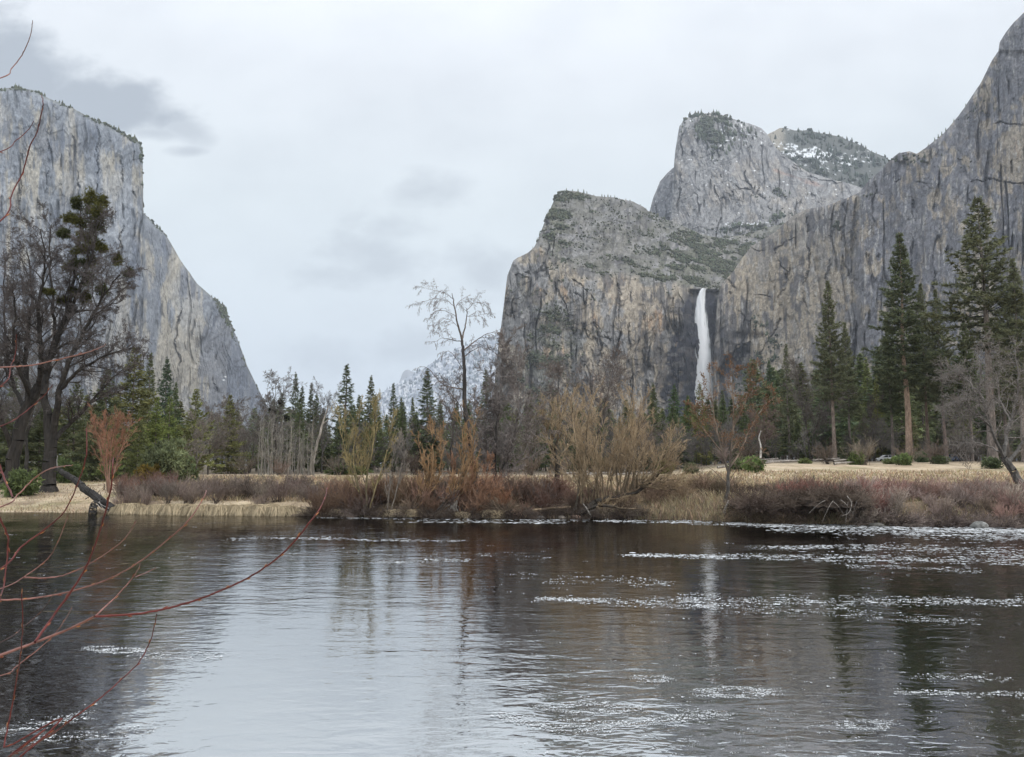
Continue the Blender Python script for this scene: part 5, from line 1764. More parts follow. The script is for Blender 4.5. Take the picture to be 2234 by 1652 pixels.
limbs_willow(94, 48.0, [([(938, 1126), (975, 1090, 0), (1000, 1055, .2), (1012, 1010, .3), (1010, 960, .4), (1006, 900, .5)], .11, .02, 16, 1.5), ([(942, 1126), (985, 1085, 0), (1015, 1040, -.3), (1030, 985, -.5), (1038, 920, -.6)], .10, .02, 16, 1.5),
                        ([(940, 1126), (990, 1095, .2), (1024, 1050, .4), (1035, 1000, .5)], .08, .02, 13, 1.3)],
             SHOOT, (.055, .05, .046), (.40, .25, .13), "tall orange brown willow leaning right on black stems beside the tall drooping tree")
limbs_willow(95, 47.0, [([(1010, 1122), (1025, 1080, 0), (1030, 1040, .2), (1028, 990, .3)], .05, .012, 20, 1.0), ([(1016, 1122), (1048, 1080, 0), (1062, 1040, .3), (1070, 1005, .4)], .05, .012, 20, 1.0),
                        ([(1005, 1122), (1000, 1080, .5), (990, 1040, .8), (985, 1010, 1)], .05, .012, 18, 1.0), ([(1030, 1122), (1060, 1095, -.4), (1085, 1070, -.6)], .04, .012, 16, .9)],
             SHOOT, (.06, .035, .028), RED_T, "low rust red willow at the foot of the tall drooping tree", bias=(0, 0, .2))
limbs_willow(96, 60.0, [([(1214, 1088), (1214, 1050, 0), (1216, 1015, 0), (1208, 985, 0)], .24, .17, 4, 1.2), ([(1209, 990, 0), (1196, 960, .2), (1186, 925, .4), (1180, 885, .5)], .10, .02, 18, 1.4), ([(1210, 988, 0), (1218, 950, -.3), (1226, 905, -.5), (1230, 870, -.6)], .10, .02, 18, 1.4),
                        ([(1216, 1005, 0), (1240, 972, .4), (1258, 930, .8), (1268, 885, 1)], .09, .02, 16, 1.4), ([(1208, 985, 0), (1202, 940, -.6), (1206, 895, -.8)], .08, .02, 14, 1.3)],
             SHOOT, (.05, .043, .036), (.40, .31, .20), "willow with a thick dark stub trunk and tan spray of shoots", name="willow_tree")
big = [([(1262, 1108), (1300, 1095, 0), (1345, 1085, .2), (1395, 1070, .3), (1432, 1040, .4), (1462, 1000, .5), (1484, 965, .6)], .20, .03, 14, 1.4),
       ([(1255, 1110), (1300, 1105, -.6), (1350, 1108, -.8), (1400, 1112, -1)], .14, .05, 8, 1.0), ([(1252, 1105), (1262, 1060, .3), (1262, 1000, .5), (1252, 930, .8), (1246, 860, 1)], .10, .02, 26, 1.7)]
rr_ = np.random.default_rng(4)
for k in range(30):
    x0 = 1262 + 165 * (k + rr_.random()) / 30
    y0 = np.interp(x0, [1262, 1345, 1432], [1100, 1083, 1045])
    x1 = 1240 + 240 * (k + rr_.random()) / 30 + rr_.normal(0, 30)
    tip = np.interp(x1, [1235, 1290, 1340, 1400, 1450, 1500], [880, 815, 790, 830, 860, 930]) + 30 + 150 * rr_.random() ** 1.6
    dy = rr_.normal(0, 1.3)
    big.append(([(x0, y0, .2), (x0 + .25 * (x1 - x0) + rr_.normal(0, 4), y0 * .66 + tip * .34, dy * .5), (x0 + .65 * (x1 - x0) + rr_.normal(0, 5), y0 * .33 + tip * .67, dy), (x1, tip, dy * 1.2)], .05 + .03 * rr_.random(), .010, 11, 1.15 + .4 * rr_.random()))
limbs_willow(97, 45.2, big, SHOOT, (.058, .05, .042), TAN_T, "biggest willow, a wide tan spray of shoots above a sprawling black trunk at the water", name="willow_tree", bias=(0, 0, .05), minr=.0075)
limbs_willow(98, 66.0, [([(237, 1072), (226, 1010, 0), (214, 960, .3), (205, 915, .5)], .07, .02, 20, 1.6), ([(238, 1072), (240, 1000, 0), (248, 950, -.3), (256, 915, -.5)], .07, .02, 20, 1.6),
                        ([(239, 1072), (254, 1010, .3), (272, 960, .5), (288, 915, .6)], .07, .02, 20, 1.6), ([(237, 1072), (232, 1000, -.5), (230, 950, -.8), (232, 918, -1)], .06, .02, 18, 1.5)],
             SHOOT, (.16, .135, .125), (.36, .19, .125), "red tipped vase shaped willow behind the drift log", name="willow_tree")

# --- thickets: bush by bush
def thicket_mesh(seed, n, L, spread, thick, thin, up=.05, minr=.008):
    S, a, b, c = willow(seed, [((0, 0, 0), 1.0)], n, L, spread, .015, up, (0, 0, 0), thin, thick, 5, minr, .5)
    return wood_mesh("thicket", S.arrays(), M_twig, thick, thin, (.012, .005), minr)


W1 = (1.0, 1.0, 1.0)
THK = [thicket_mesh(200 + i, 30, 1.55, .8, tuple(.42 * np.ones(3)), W1, .04 + .02 * (i % 2)) for i in range(5)]
TNG = [thicket_mesh(220 + i, 46, 1.5, 1.35, tuple(.45 * np.ones(3)), W1, -.05) for i in range(3)]


def bush(me, px, Y, s, color, label, group, name="shrub", cat="shrub", sz=1.0, dz=0.0):
    q = on_ground(px, Y)
    o = bpy.data.objects.new(name, me)
    C.objects.link(o)
    o.location = (q[0], q[1], q[2] + dz)
    o.rotation_euler = (random.gauss(0, .06), random.gauss(0, .06), random.random() * 6.28)
    o.scale = (s * (.9 + .3 * random.random()), s, s * sz)
    k_ = .62 + .70 * random.random()
    o.color = (*[c * k_ * (.96 + .08 * random.random()) for c in color], 1)
    tag(o, label, cat, group)


def band(n, px0, px1, d0, d1, s0, s1, cols, meshes, label, group, sz=1.0, dz=0.0):
    for i in range(n):
        px = px0 + (px1 - px0) * (i + random.random()) / n
        a_ = ray(px, 1000)[0]
        Y = float(shore(a_ * 48))
        for _ in range(3):
            Y = float(shore(a_ * Y))
        bush(random.choice(meshes), px, Y + d0 + (d1 - d0) * random.random(), s0 + (s1 - s0) * random.random(), random.choice(cols), label, group, sz=sz, dz=dz)


PU = [(.21, .165, .14), (.24, .185, .16), (.19, .155, .13), (.26, .205, .175)]
BRN = [(.29, .21, .155), (.23, .165, .13), (.33, .25, .185), (.27, .175, .135)]
RED = [(.42, .19, .15), (.38, .23, .19), (.40, .27, .22)]
band(54, 265, 730, 1.0, 6.5, .68, 1.05, PU, THK, "leafless purplish shrub in the low thicket left of the vee shaped willow", "low purple thicket on the left stretch of bank")
band(12, 262, 380, 4, 12, .7, 1.0, [(.22, .12, .09), (.19, .12, .1)], THK, "reddish bare shrub behind the drift log and straw mounds", "reddish shrubs behind the drift log")
band(50, 700, 1190, .3, 6.5, .7, 1.15, PU + BRN, THK + TNG, "brown bare shrub around the feet of the leaning willows", "brown shrubs around the leaning willows")
band(14, 985, 1100, 1.0, 5, .8, 1.1, [(.33, .17, .10), (.36, .20, .12)], THK, "rusty orange low shrub under the tall drooping tree", "rusty shrubs under the drooping tree")
band(20, 1180, 1450, .3, 6, .6, 1.0, BRN, TNG + THK, "tangled brown shrub around the foot of the biggest willow", "tangled shrubs round the biggest willow")
band(14, 1430, 1600, 3.0, 9, .6, .95, [(.24, .17, .11), (.2, .15, .1)], TNG, "low tawny tangle between the biggest willow and the slender reddish tree", "tawny tangles beside the slender reddish tree")
band(30, 1600, 1880, 1.0, 5, .6, .9, [(.13, .095, .075), (.16, .12, .095), (.20, .155, .12)], TNG, "dark brown bramble tangle on the cut bank above the dark hollow", "dark bramble tangle above the hollow", .85)
def ledge_bushes():
    for i in range(30):
        px = 1610 + 275 * (i + random.random()) / 30
        a_ = ray(px, 1000)[0]
        Y = float(shore(a_ * 44))
        Y = float(shore(a_ * Y)) + random.uniform(-.5, .9)
        o = bpy.data.objects.new("bramble", random.choice(TNG))
        C.objects.link(o)
        o.location = (a_ * Y, Y, (1.0 if px > 1735 else .7) + .2 * random.random())
        o.rotation_euler = (random.gauss(.35, .2), random.gauss(0, .2), random.random() * 6.28)
        sc = .6 + .35 * random.random()
        o.scale = (sc * 1.3, sc, sc * .7)
        o.color = (*random.choice([(.12, .09, .07), (.15, .11, .09), (.18, .14, .11)]), 1)
        tag(o, "dark bramble hanging over the lip of the cut bank above the white roots", "shrub", "brambles hanging over the cut bank")


ledge_bushes()


def margin(n, px0, px1, cols, label, group, s0=.4, s1=.7):
    for i in range(n):
        px = px0 + (px1 - px0) * (i + random.random()) / n
        a_ = ray(px, 1000)[0]
        Y = float(shore(a_ * 47))
        for _ in range(3):
            Y = float(shore(a_ * Y))
        Y += random.uniform(-.15, .7)
        o = bpy.data.objects.new("bramble", random.choice(TNG))
        C.objects.link(o)
        o.location = (a_ * Y, Y, max(gz(a_ * Y, Y), 0) - .03)
        o.rotation_euler = (random.gauss(.25, .2), random.gauss(0, .2), random.random() * 6.28)
        sc = s0 + (s1 - s0) * random.random()
        o.scale = (sc * 1.5, sc, sc * .8)
        o.color = (*random.choice(cols), 1)
        tag(o, label, "shrub", group)


def scrub_willows(n, px0, px1, d0, d1, s0, s1, cols, label, group):
    for i in range(n):
        px = px0 + (px1 - px0) * (i + random.random()) / n
        a_ = ray(px, 1000)[0]
        Y = float(shore(a_ * 47))
        for _ in range(3):
            Y = float(shore(a_ * Y))
        bush(random.choice(THK), px, Y + random.uniform(d0, d1), random.uniform(s0, s1), random.choice(cols), label, group, "willow_shrub", "willow")


scrub_willows(34, 690, 1230, .2, 3.0, .75, 1.25, [(.30, .19, .13), (.25, .15, .11), (.33, .22, .15), (.22, .15, .12)], "rust brown willow scrub crowding the water between the leaning willows", "rust brown willow scrub at the water")
scrub_willows(16, 1700, 1960, .8, 3.0, .6, .9, [(.34, .17, .14), (.30, .19, .16)], "red brown willow scrub on the lip of the cut bank", "red brown willow scrub on the cut bank")
scrub_willows(14, 1420, 1600, 2.0, 6.0, .5, .8, [(.30, .22, .16), (.25, .18, .13)], "brown willow scrub in the tall grass beside the slender reddish tree", "brown willow scrub in the tall grass")
DK_ = [(.11, .085, .07), (.14, .11, .09), (.18, .145, .12), (.09, .07, .06)]
margin(46, 640, 1430, DK_, "dark dead bramble trailing in the water below the willows", "brambles at the water below the willows")
margin(26, 1860, 2320, [(.30, .24, .21), (.20, .16, .14), (.14, .11, .10)], "grey bramble dipping in the foam below the mauve shrubs", "brambles in the foam on the right stretch", .45, .75)
margin(12, 1600, 1760, [(.24, .18, .12), (.16, .12, .09)], "brown bramble low on the bank below the slender reddish tree", "brambles below the slender reddish tree", .4, .6)
band(18, 1690, 1990, 2, 6, .5, .72, RED + PU, THK, "crimson twigged shrub behind the dark bramble tangle", "crimson shrubs behind the bramble")
band(58, 1860, 2320, .2, 4.0, .5, .88, [(.46, .37, .32), (.40, .32, .275), (.44, .34, .29)] + [(.42, .27, .23)], THK, "mauve grey bare shrub lining the water on the right stretch of bank", "mauve shrubs lining the right stretch of bank")
band(18, 1980, 2320, 3, 7, .5, .75, RED + PU, THK, "reddish upright shrub at the back of the mauve shrubs", "reddish shrubs behind the mauve shrubs")
for i in range(22):
    px = 300 + 1950 * (i + random.random()) / 22
    bush(random.choice(THK), px, 105 + 40 * random.random(), 1.3 + 1.0 * random.random(), random.choice([(.17, .13, .105), (.2, .16, .13), (.15, .12, .1)]), "dull brush shrub at the foot of the wood behind the meadow", "brush at the foot of the wood")

# --- evergreen shrubs
GB = [mesh_np("leafy_bush", *(lambda r: (r[0], [r[1]], r[2]))(leafy(400 + i, 1.6, 1.6, 1.45, 800, (.19, .205, .12), .3, .075, 6, 13)), False, M_leaf) for i in range(2)]


def green(px, Y, w, h, col, label, name="evergreen_bush"):
    q = on_ground(px, Y)
    o = link(name, GB[random.randrange(2)], None, label, "bush", None, None, q, col)
    o.scale = (w / 2.9, w / 2.9, h / 2.6)
    o.rotation_euler[2] = random.random() * 6.28


green(366, 74, 4.0, 5.0, (.95, 1, .9), "large round grey green bush beside the orange bush")
green(402, 78, 2.4, 3.2, (.8, .9, .75), "smaller green bush leaning on the large round bush")
green(330, 72, 2.2, 2.6, (1.15, .78, .35), "small rusty orange bush left of the large round bush")
green(1640, 92, 2.6, 2.2, (1.0, 1.25, .75), "bright green young shrub beside the slender reddish tree")
green(1612, 95, 2.2, 2.0, (.75, .85, .7), "dark green shrub behind the slender reddish tree trunk")
green(1508, 100, 1.8, 1.9, (.9, .95, .85), "dull green shrub right of the biggest willow")
green(1868, 112, 2.1, 2.6, (1.0, 1.2, .75), "upright green shrub at the foot of the shorter dark pine")
green(1968, 112, 2.5, 2.0, (.95, 1.15, .75), "rounded green shrub left of the thick orange trunk")
green(1940, 116, 1.8, 1.2, (1.0, 1.1, .8), "low green shrub left of the rounded green shrub")
green(2052, 115, 2.4, 1.6, (.8, .9, .75), "low dark shrub under the pine with the leaning grey trunk")
green(2010, 122, 2.0, 2.2, (.7, .85, .75), "dark green shrub behind the thick orange trunk")
green(2160, 100, 2.4, 1.8, (.7, .8, .7), "dark shrub under the weeping tangled tree")
green(1755, 118, 1.8, 1.2, (1.1, 1.2, .8), "tiny yellow green shrub at the foot of the grey bare tree")
green(52, 66, 2.6, 2.8, (.85, 1.0, .7), "young green bush at the foot of the leaning black trunk")
green(150, 84, 3.0, 3.0, (.75, .9, .65), "dark green bush right of the big bare tree trunk")
green(1452, 110, 2.4, 2.4, (1.2, 1.2, .7), "yellow green bush behind the biggest willow")
green(760, 125, 6.0, 2.0, (.8, 1.0, .6), "long low green shrub behind the vee shaped willow")



# ------------------------------------------------------------------ bank ledge, logs, stones, tussocks, grass
def water_y(px, py):
    return -CAMZ / ray(px, py)[1]


def rock_mesh(seed, rx, ry, rz, col):
    bv, bf = subdiv(*ICO2)
    rng = np.random.default_rng(seed)
    o = rng.random(3) * 50
    n = fbm(bv[:, 0] * 1.2 + o[0], bv[:, 1] * 1.2 + o[1], bv[:, 2] * 1.2 + o[2], 3, s=seed)
    v = bv * (0.72 + 0.55 * n)[:, None] * np.array([rx, ry, rz])
    c = np.array(col)[None] * (0.7 + 0.6 * fbm(bv[:, 0] * 3, bv[:, 1] * 3, bv[:, 2] * 3 + o[0], 3, s=seed + 1))[:, None]
    return mesh_np("rock", v, [np.array(bf)], c, True, M_stone)


def build_ledge():
    """undercut turf edge over the water on the right stretch"""
    n, m = 60, 12
    px = np.linspace(1735, 1895, n)
    V, cc = [], []
    for i, p in enumerate(px):
        a_ = ray(p, 1000)[0]
        Y = float(shore(a_ * 44))
        Y = float(shore(a_ * Y))
        w = ss(1735, 1765, p) * ss(1895, 1872, p)
        over = 1.15 * w * (0.7 + 0.6 * vn(p / 14, 1.0, s=911)) + .05
        # closed section: back bottom, front bottom, front top, back top
        sec = []
        for k in range(m):
            t = k / (m - 1)
            if t < .45:
                y = Y + 2.2 - (2.2 + over) * (t / .45)
                z = .62 + .25 * (t / .45) + .14 * vn(p / 6, t * 9, s=912)
            else:
                u = (t - .45) / .55
                y = Y - over + (3.4 + over) * u
                z = .95 + .40 * ss(0, .25, u) + .2 * ss(.2, 1, u) + .12 * vn(p / 6, t * 9, s=913) - .35 * ss(.8, 1.0, u)
            sec.append((a_ * y, y, z))
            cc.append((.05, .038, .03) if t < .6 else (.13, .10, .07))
        V += sec
    me = mesh_np("bank_ledge", np.array(V), [grid_faces(n, m)], np.array(cc), False, M_ground)
    link("bank_ledge", me, label="overhanging turf edge of the cut bank above a dark hollow", kind="structure")


build_ledge()


def wood_thing(name, label, cat, limbs, kw, minr=.01, part="log"):
    S = Segs()
    rng = np.random.default_rng(abs(hash(label)) % 1000 if False else len(label))
    for pts, r0, r1 in limbs:
        limb(S, pts, r0, r1, 0, 5, rng, r0 * .12)
    me = wood_mesh(name, S.arrays(), M_bark, minr=minr, **kw)
    return link(name, me, None, label, cat)


def driftlog():
    e = bpy.data.objects.new("drift_log", None)
    C.objects.link(e)
    tag(e, "black leaning drift log with an arched root at the water edge", "log")
    S = Segs()
    rng = np.random.default_rng(3)
    A_ = [P(127, 1024, 60.5), P(160, 1046, 59.5), P(200, 1078, 58.0), P(250, 1113, 55.6)]
    limb(S, A_, .17, .31, 0, 8, rng, .035)
    limb(S, [P(232, 1098, 56.2), P(216, 1096, 56), P(204, 1104, 55.6), P(201, 1124, 55.2)], .22, .26, 0, 6, rng, .02)
    for i in range(9):
        q = P(175 + 55 * rng.random(), 1066 + 25 * rng.random(), 58)
        limb(S, [q, q + np.array([.25 * rng.normal(), -.1, .3 + .2 * rng.random()])], .04, .015, 0, 2)
    me = wood_mesh("log", S.arrays(), M_bark, (.04, .037, .035), (.05, .045, .042))
    o = bpy.data.objects.new("log", me)
    o.parent = e
    C.objects.link(o)
    S = Segs()
    limb(S, [P(126, 1022, 60.4), P(124, 1008, 60.3), P(126, 994, 60.3)], .055, .02, 0, 4)
    for a in (((214, 1096), (226, 1104), (240, 1110), (252, 1111)), ((212, 1100), (222, 1112), (228, 1116)), ((216, 1094), (224, 1108), (236, 1115))):
        limb(S, [P(x, y, 55.4 + .1 * k) for k, (x, y) in enumerate(a)], .025, .010, 0, 4)
    me = wood_mesh("pale_branches", S.arrays(), M_bark, (.34, .32, .30), (.38, .36, .34))
    o = bpy.data.objects.new("pale_branches", me)
    o.parent = e
    C.objects.link(o)


driftlog()
PALE = dict(thick=(.36, .33, .29), thin=(.40, .37, .33))
Yl = lambda px, d: float(shore(ray(px, 1000)[0] * 46)) + d
wood_thing("fallen_log", "weathered tan log lying on stones left of the biggest willow", "log", [([P(1162, 1114, Yl(1162, .5)), P(1200, 1110, Yl(1200, .6)), P(1246, 1107, Yl(1246, .7))], .10, .08)], dict(thick=(.24, .18, .12), thin=(.24, .18, .12)))
rl = [([P(1848, 1082, Yl(1848, -.7)), P(1858, 1098, Yl(1848, -1.0)), P(1852, 1118, Yl(1848, -1.1)), P(1836, 1126, Yl(1848, -1.1))], .03, .012)]
rg = np.random.default_rng(12)
for k in range(7):
    x0 = 1800 + 75 * rg.random()
    y0 = 1086 + 10 * rg.random()
    dx, dy = rg.normal(6, 22), 22 + 26 * rg.random()
    dd = -.7 - .6 * rg.random()
    rl.append(([P(x0, y0, Yl(1848, dd)), P(x0 + dx * .4, y0 + dy * .3, Yl(1848, dd - .2)), P(x0 + dx, y0 + dy, Yl(1848, dd - .2))], .018, .008))
wood_thing("exposed_roots", "tangle of white exposed roots hanging over the dark hollow", "roots", rl, dict(thick=(.28, .25, .22), thin=(.30, .27, .24)))
wood_thing("broken_post", "pale rotten stump at the foot of the slender reddish tree", "stump", [([P(1580, 1120, Yl(1580, .35)), P(1583, 1108, Yl(1580, .4)), P(1590, 1092, Yl(1580, .5))], .085, .05)], dict(thick=(.40, .37, .33), thin=(.40, .37, .33)))
wood_thing("broken_branch", "forked white dead branch poking up by the foot of the biggest willow", "branch", [([P(1290, 1128, Yl(1290, -.1)), P(1280, 1110, Yl(1290, .0)), P(1272, 1098, Yl(1290, .1))], .05, .03), ([P(1284, 1116, Yl(1290, 0)), P(1300, 1112, Yl(1290, .1))], .03, .012)], PALE)
wood_thing("bleached_driftwood", "bleached white driftwood tangle behind the leaning black stems", "driftwood", [([P(958 + 45 * rg.random(), 1104 + 14 * rg.random(), Yl(980, .6)), P(958 + 45 * rg.random(), 1082 + 10 * rg.random(), Yl(980, .8))], .03, .012) for _ in range(26)], PALE)
wood_thing("leaning_snag", "leaning pale dead snag beside the stand of saplings", "snag", [([np.array([*P(676, 1030, 128)[:2], gz(P(676, 1030, 128)[0], 128)]), P(690, 975, 128), P(704, 925, 128), P(716, 885, 128)], .32, .08), ([P(704, 925, 128), P(718, 915, 128), P(735, 912, 128)], .1, .03)], dict(thick=(.30, .27, .24), thin=(.3, .27, .24)))
wood_thing("white_snag", "short bright white dead trunk in the brush behind the slender reddish tree", "snag", [([P(1659, 1000, 120), P(1660, 975, 120), P(1656, 955, 120), P(1660, 940, 120)], .16, .06)], dict(thick=(.5, .48, .45), thin=(.5, .48, .45)))
rg = np.random.default_rng(21)
for k in range(16):
    px = (1190 + 200 * rg.random()) if k % 2 else (1560 + 330 * rg.random())
    Y = 105 + 30 * rg.random()
    q = on_ground(px, Y)
    q[2] += .25
    ln_ = 2.0 + 3 * rg.random()
    an = rg.normal(0, .35)
    wood_thing("fallen_log", "grey fallen trunk lying in the clearing behind the meadow", "log", [([q, q + np.array([math.cos(an) * ln_, math.sin(an) * ln_, .15 + .3 * rg.random()])], .17, .10)], dict(thick=(.30, .27, .24), thin=(.3, .27, .24)))["group"] = "fallen trunks in the clearing"

for lab, px, d, r, c in (("smooth grey boulder in the foam under the mauve shrubs", 2128, -.45, (.45, .4, .28), (.20, .20, .19)), ("reddish stone beside the weathered tan log", 1255, .1, (.3, .25, .2), (.20, .14, .11)),
                         ("grey stone at the water by the weathered tan log", 1180, .05, (.28, .22, .16), (.19, .18, .17)), ("pair topped stone at the water under the biggest willow", 1225, -.05, (.22, .2, .15), (.22, .19, .16)),
                         ("dark stone in the riffle before the dark hollow", 1905, -.4, (.4, .3, .16), (.10, .095, .085)), ("low dark stone in the riffle under the crimson shrubs", 1985, -.35, (.5, .3, .15), (.12, .1, .085))):
    a_ = ray(px, 1000)[0]
    Y = float(shore(a_ * 44)) + d
    o = link("boulder" if r[0] > .6 else "stone", rock_mesh(int(px), *r, c), None, lab, "stone", None, None, (a_ * Y, Y, r[2] * .25))

# straw tussocks
def tussock_mesh(seed):
    rng = np.random.default_rng(seed)
    bv, bf = ICO2
    core = bv * np.array([.55, .5, .42]) * (0.9 + .2 * rng.random((len(bv), 1)))
    cV, cF = core, np.array(bf)
    cC = np.tile(np.array([[.22, .17, .10]]), (len(core), 1))
    n = 900
    az = rng.random(n) * 6.283
    rr = np.sqrt(rng.random(n)) * .42
    h = np.stack([np.cos(az), np.sin(az)], 1)
    p0 = np.concatenate([h * rr[:, None], (0.46 - 0.5 * rr ** 2)[:, None]], 1)
    L = .34 + .3 * rng.random(n)
    s_ = np.stack([-h[:, 1], h[:, 0], 0 * az], 1)
    w = (.010 + .010 * rng.random(n))[:, None]
    o1 = np.concatenate([h * (L * .55)[:, None], (.10 * L)[:, None]], 1) + s_ * rng.normal(0, .06, (n, 1))
    o2 = np.concatenate([h * (L * .85)[:, None], (-.55 * L)[:, None]], 1) + s_ * rng.normal(0, .10, (n, 1))
    o3 = np.concatenate([h * (L * .95)[:, None], (-1.25 * L)[:, None]], 1) + s_ * rng.normal(0, .13, (n, 1))
    V = np.stack([p0 - s_ * w, p0 + s_ * w, p0 + o1 - s_ * w, p0 + o1 + s_ * w, p0 + o2 - s_ * w, p0 + o2 + s_ * w, p0 + o3 - s_ * w * .4, p0 + o3 + s_ * w * .4], 1)
    V[..., 2] = np.maximum(V[..., 2], -.12)
    f = np.array([(0, 1, 3, 2), (2, 3, 5, 4), (4, 5, 7, 6)])
    Fc = (f[None] + (np.arange(n) * 8)[:, None, None]).reshape(-1, 4)
    c = np.array([.56, .46, .31])[None, None] * (.6 + .6 * rng.random((n, 1, 1)))
    c = np.broadcast_to(c, (n, 8, 3)).reshape(-1, 3)
    return mesh_np("straw_tussock", np.concatenate([cV, V.reshape(-1, 3)]), [cF, Fc + len(cV)], np.concatenate([cC, c]), False, M_straw)


TUS = [tussock_mesh(i) for i in range(4)]


def tussock(px, d, s, label, group, k, hz=1.0):
    a_ = ray(px, 1000)[0]
    Y = float(shore(a_ * 48))
    for _ in range(3):
        Y = float(shore(a_ * Y))
    Y += d
    o = link("straw_tussock", TUS[k % 4], None, label, "tussock", group, None, (a_ * Y, Y, max(gz(a_ * Y, Y), 0) - .02))
    o.scale = (s * 1.15, s, s * hz)
    o.rotation_euler[2] = random.random() * 6.28


for k, (px, sz_) in enumerate(((275, .9), (290, 1.25), (312, .8), (328, 1.0), (352, 1.15), (372, .75), (392, 1.3), (420, 1.0), (436, 1.25), (462, .9), (478, 1.2), (506, 1.0), (528, 1.25), (552, 1.05))):
    tussock(px, -.05 + .25 * random.random(), sz_ * 1.05, "straw coloured sedge mound in the row along the water below the purple thicket", "row of straw mounds at the water", k)
tussock(582, -.1, 1.35, "rounded sedge mound, largest of the row at the water", None, 1)
tussock(618, -.3, 1.25, "pale straw mound standing alone in the water at the end of the row", None, 2)
for k, px in enumerate((738, 862, 905, 1074, 1010, 668)):
    tussock(px, .45 + .4 * random.random(), .6 + .3 * random.random(), "ragged straw mound at the feet of the willows", "straw mounds among the willow feet", k, .9)


def grass():
    rng = np.random.default_rng(33)
    n = 52000
    px = rng.uniform(-60, 2320, n * 3)
    a_ = ray(px, 1000)[0]
    Y0 = shore(a_ * 46)
    Y0 = shore(a_ * Y0)
    d_ = rng.random(n * 3) ** 2.0 * 48 + .15
    Y = Y0 + d_
    X = a_ * Y
    dens = .35 + .65 * ss(.42, .62, fbm(X / 1.6, Y / 1.6, o=3, s=61))
    dens = dens * np.where(px < 260, .25, np.where((px < 1380) & (d_ < 2.2), .12, 1)) + blobs(px, d_, [(1500, 1.5, 110, 3, 1.2), (1690, 1, 90, 1.5, 1.0)])
    keep = rng.random(n * 3) < dens
    X, Y, px, d_ = X[keep][:n], Y[keep][:n], px[keep][:n], d_[keep][:n]
    n = len(X)
    Z = ground(X, Y)
    hgt = (.16 + .30 * rng.random(n) ** 1.6) * (1 + .9 * blobs(px, d_, [(1500, 1.5, 130, 4, 1), (1690, 1, 90, 2, .8)])) * np.where(px < 260, .6, 1)
    az = rng.random(n) * 6.283
    lean = np.stack([np.cos(az), np.sin(az), 0 * az], 1) * (hgt * (.2 + .8 * rng.random(n)))[:, None]
    s_ = np.stack([np.ones(n), 0 * az, 0 * az], 1) * (.012 + .014 * rng.random(n))[:, None] * (1 + d_ / 25)[:, None]
    p = np.stack([X, Y, Z - .03], 1)
    up = np.stack([0 * az, 0 * az, hgt], 1)
    V = np.stack([p - s_, p + s_, p + up * .65 + lean * .4 - s_ * .7, p + up * .65 + lean * .4 + s_ * .7, p + up + lean], 1)
    Fq = (np.array([(0, 1, 3, 2)])[None] + (np.arange(n) * 5)[:, None, None]).reshape(-1, 4)
    Ft = (np.array([(2, 3, 4)])[None] + (np.arange(n) * 5)[:, None, None]).reshape(-1, 3)
    c = np.array([.47, .375, .25]) * (.55 + .65 * rng.random((n, 1, 1))) * (1 + .2 * (rng.random((n, 1, 3)) - .5))
    c = np.broadcast_to(c, (n, 5, 3)).reshape(-1, 3)
    me = mesh_np("dry_grass", V.reshape(-1, 3), [Fq, Ft], c, False, M_straw)
    link("dry_grass", me, None, "dry straw coloured grass over the meadow and bank", "grass", None, "stuff")


grass()


# ------------------------------------------------------------------ vehicles parked far back between the trunks
def solid(name, boxes, mat, col):
    V, Fs, off = [], [], 0
    for sec in boxes:                       # sections: list of (y-profile points) extruded in x
        pts, x0, x1 = sec
        n = len(pts)
        for x in (x0, x1):
            V += [(x, a, b) for a, b in pts]
        Fs.append(("q", [(off + i, off + (i + 1) % n, off + n + (i + 1) % n, off + n + i) for i in range(n)]))
        Fs.append(("n", [tuple(off + i for i in range(n))[::-1], tuple(off + n + i for i in range(n))]))
        off += 2 * n
    return mesh_np(name, np.array(V, float), [np.array(f, np.int32) for _, f in Fs], np.tile(np.array([col]), (off, 1)), False, mat)


def wheel_mesh():
    n = 16
    a = np.arange(n) / n * 6.283
    prof = ((-.1, .2), (-.1, .31), (-.06, .34), (.06, .34), (.1, .31), (.1, .2))
    V = np.array([(x, r * math.cos(t), r * math.sin(t)) for x, r in prof for t in a])
    f = [(i * n + k, i * n + (k + 1) % n, (i + 1) * n + (k + 1) % n, (i + 1) * n + k) for i in range(len(prof) - 1) for k in range(n)]
    caps = [tuple(range(n)), tuple(range(5 * n, 6 * n))[::-1]]
    return mesh_np("wheel", V, [np.array(f), np.array(caps)], np.tile([[.03, .03, .03]], (len(V), 1)), False, M_stone)


def mat_paint(name, col, rough=.3):
    m, n, l = new_mat(name)
    out = n.new("ShaderNodeOutputMaterial")
    b = n.new("ShaderNodeBsdfPrincipled")
    b.inputs["Base Color"].default_value = (*col, 1)
    b.inputs["Roughness"].default_value = rough
    b.inputs["Coat Weight"].default_value = .4
    l.new(b.outputs[0], out.inputs[0])
    return m


WHEEL = wheel_mesh()
M_glass = mat_paint("dark_glass", (.02, .025, .03), .1)


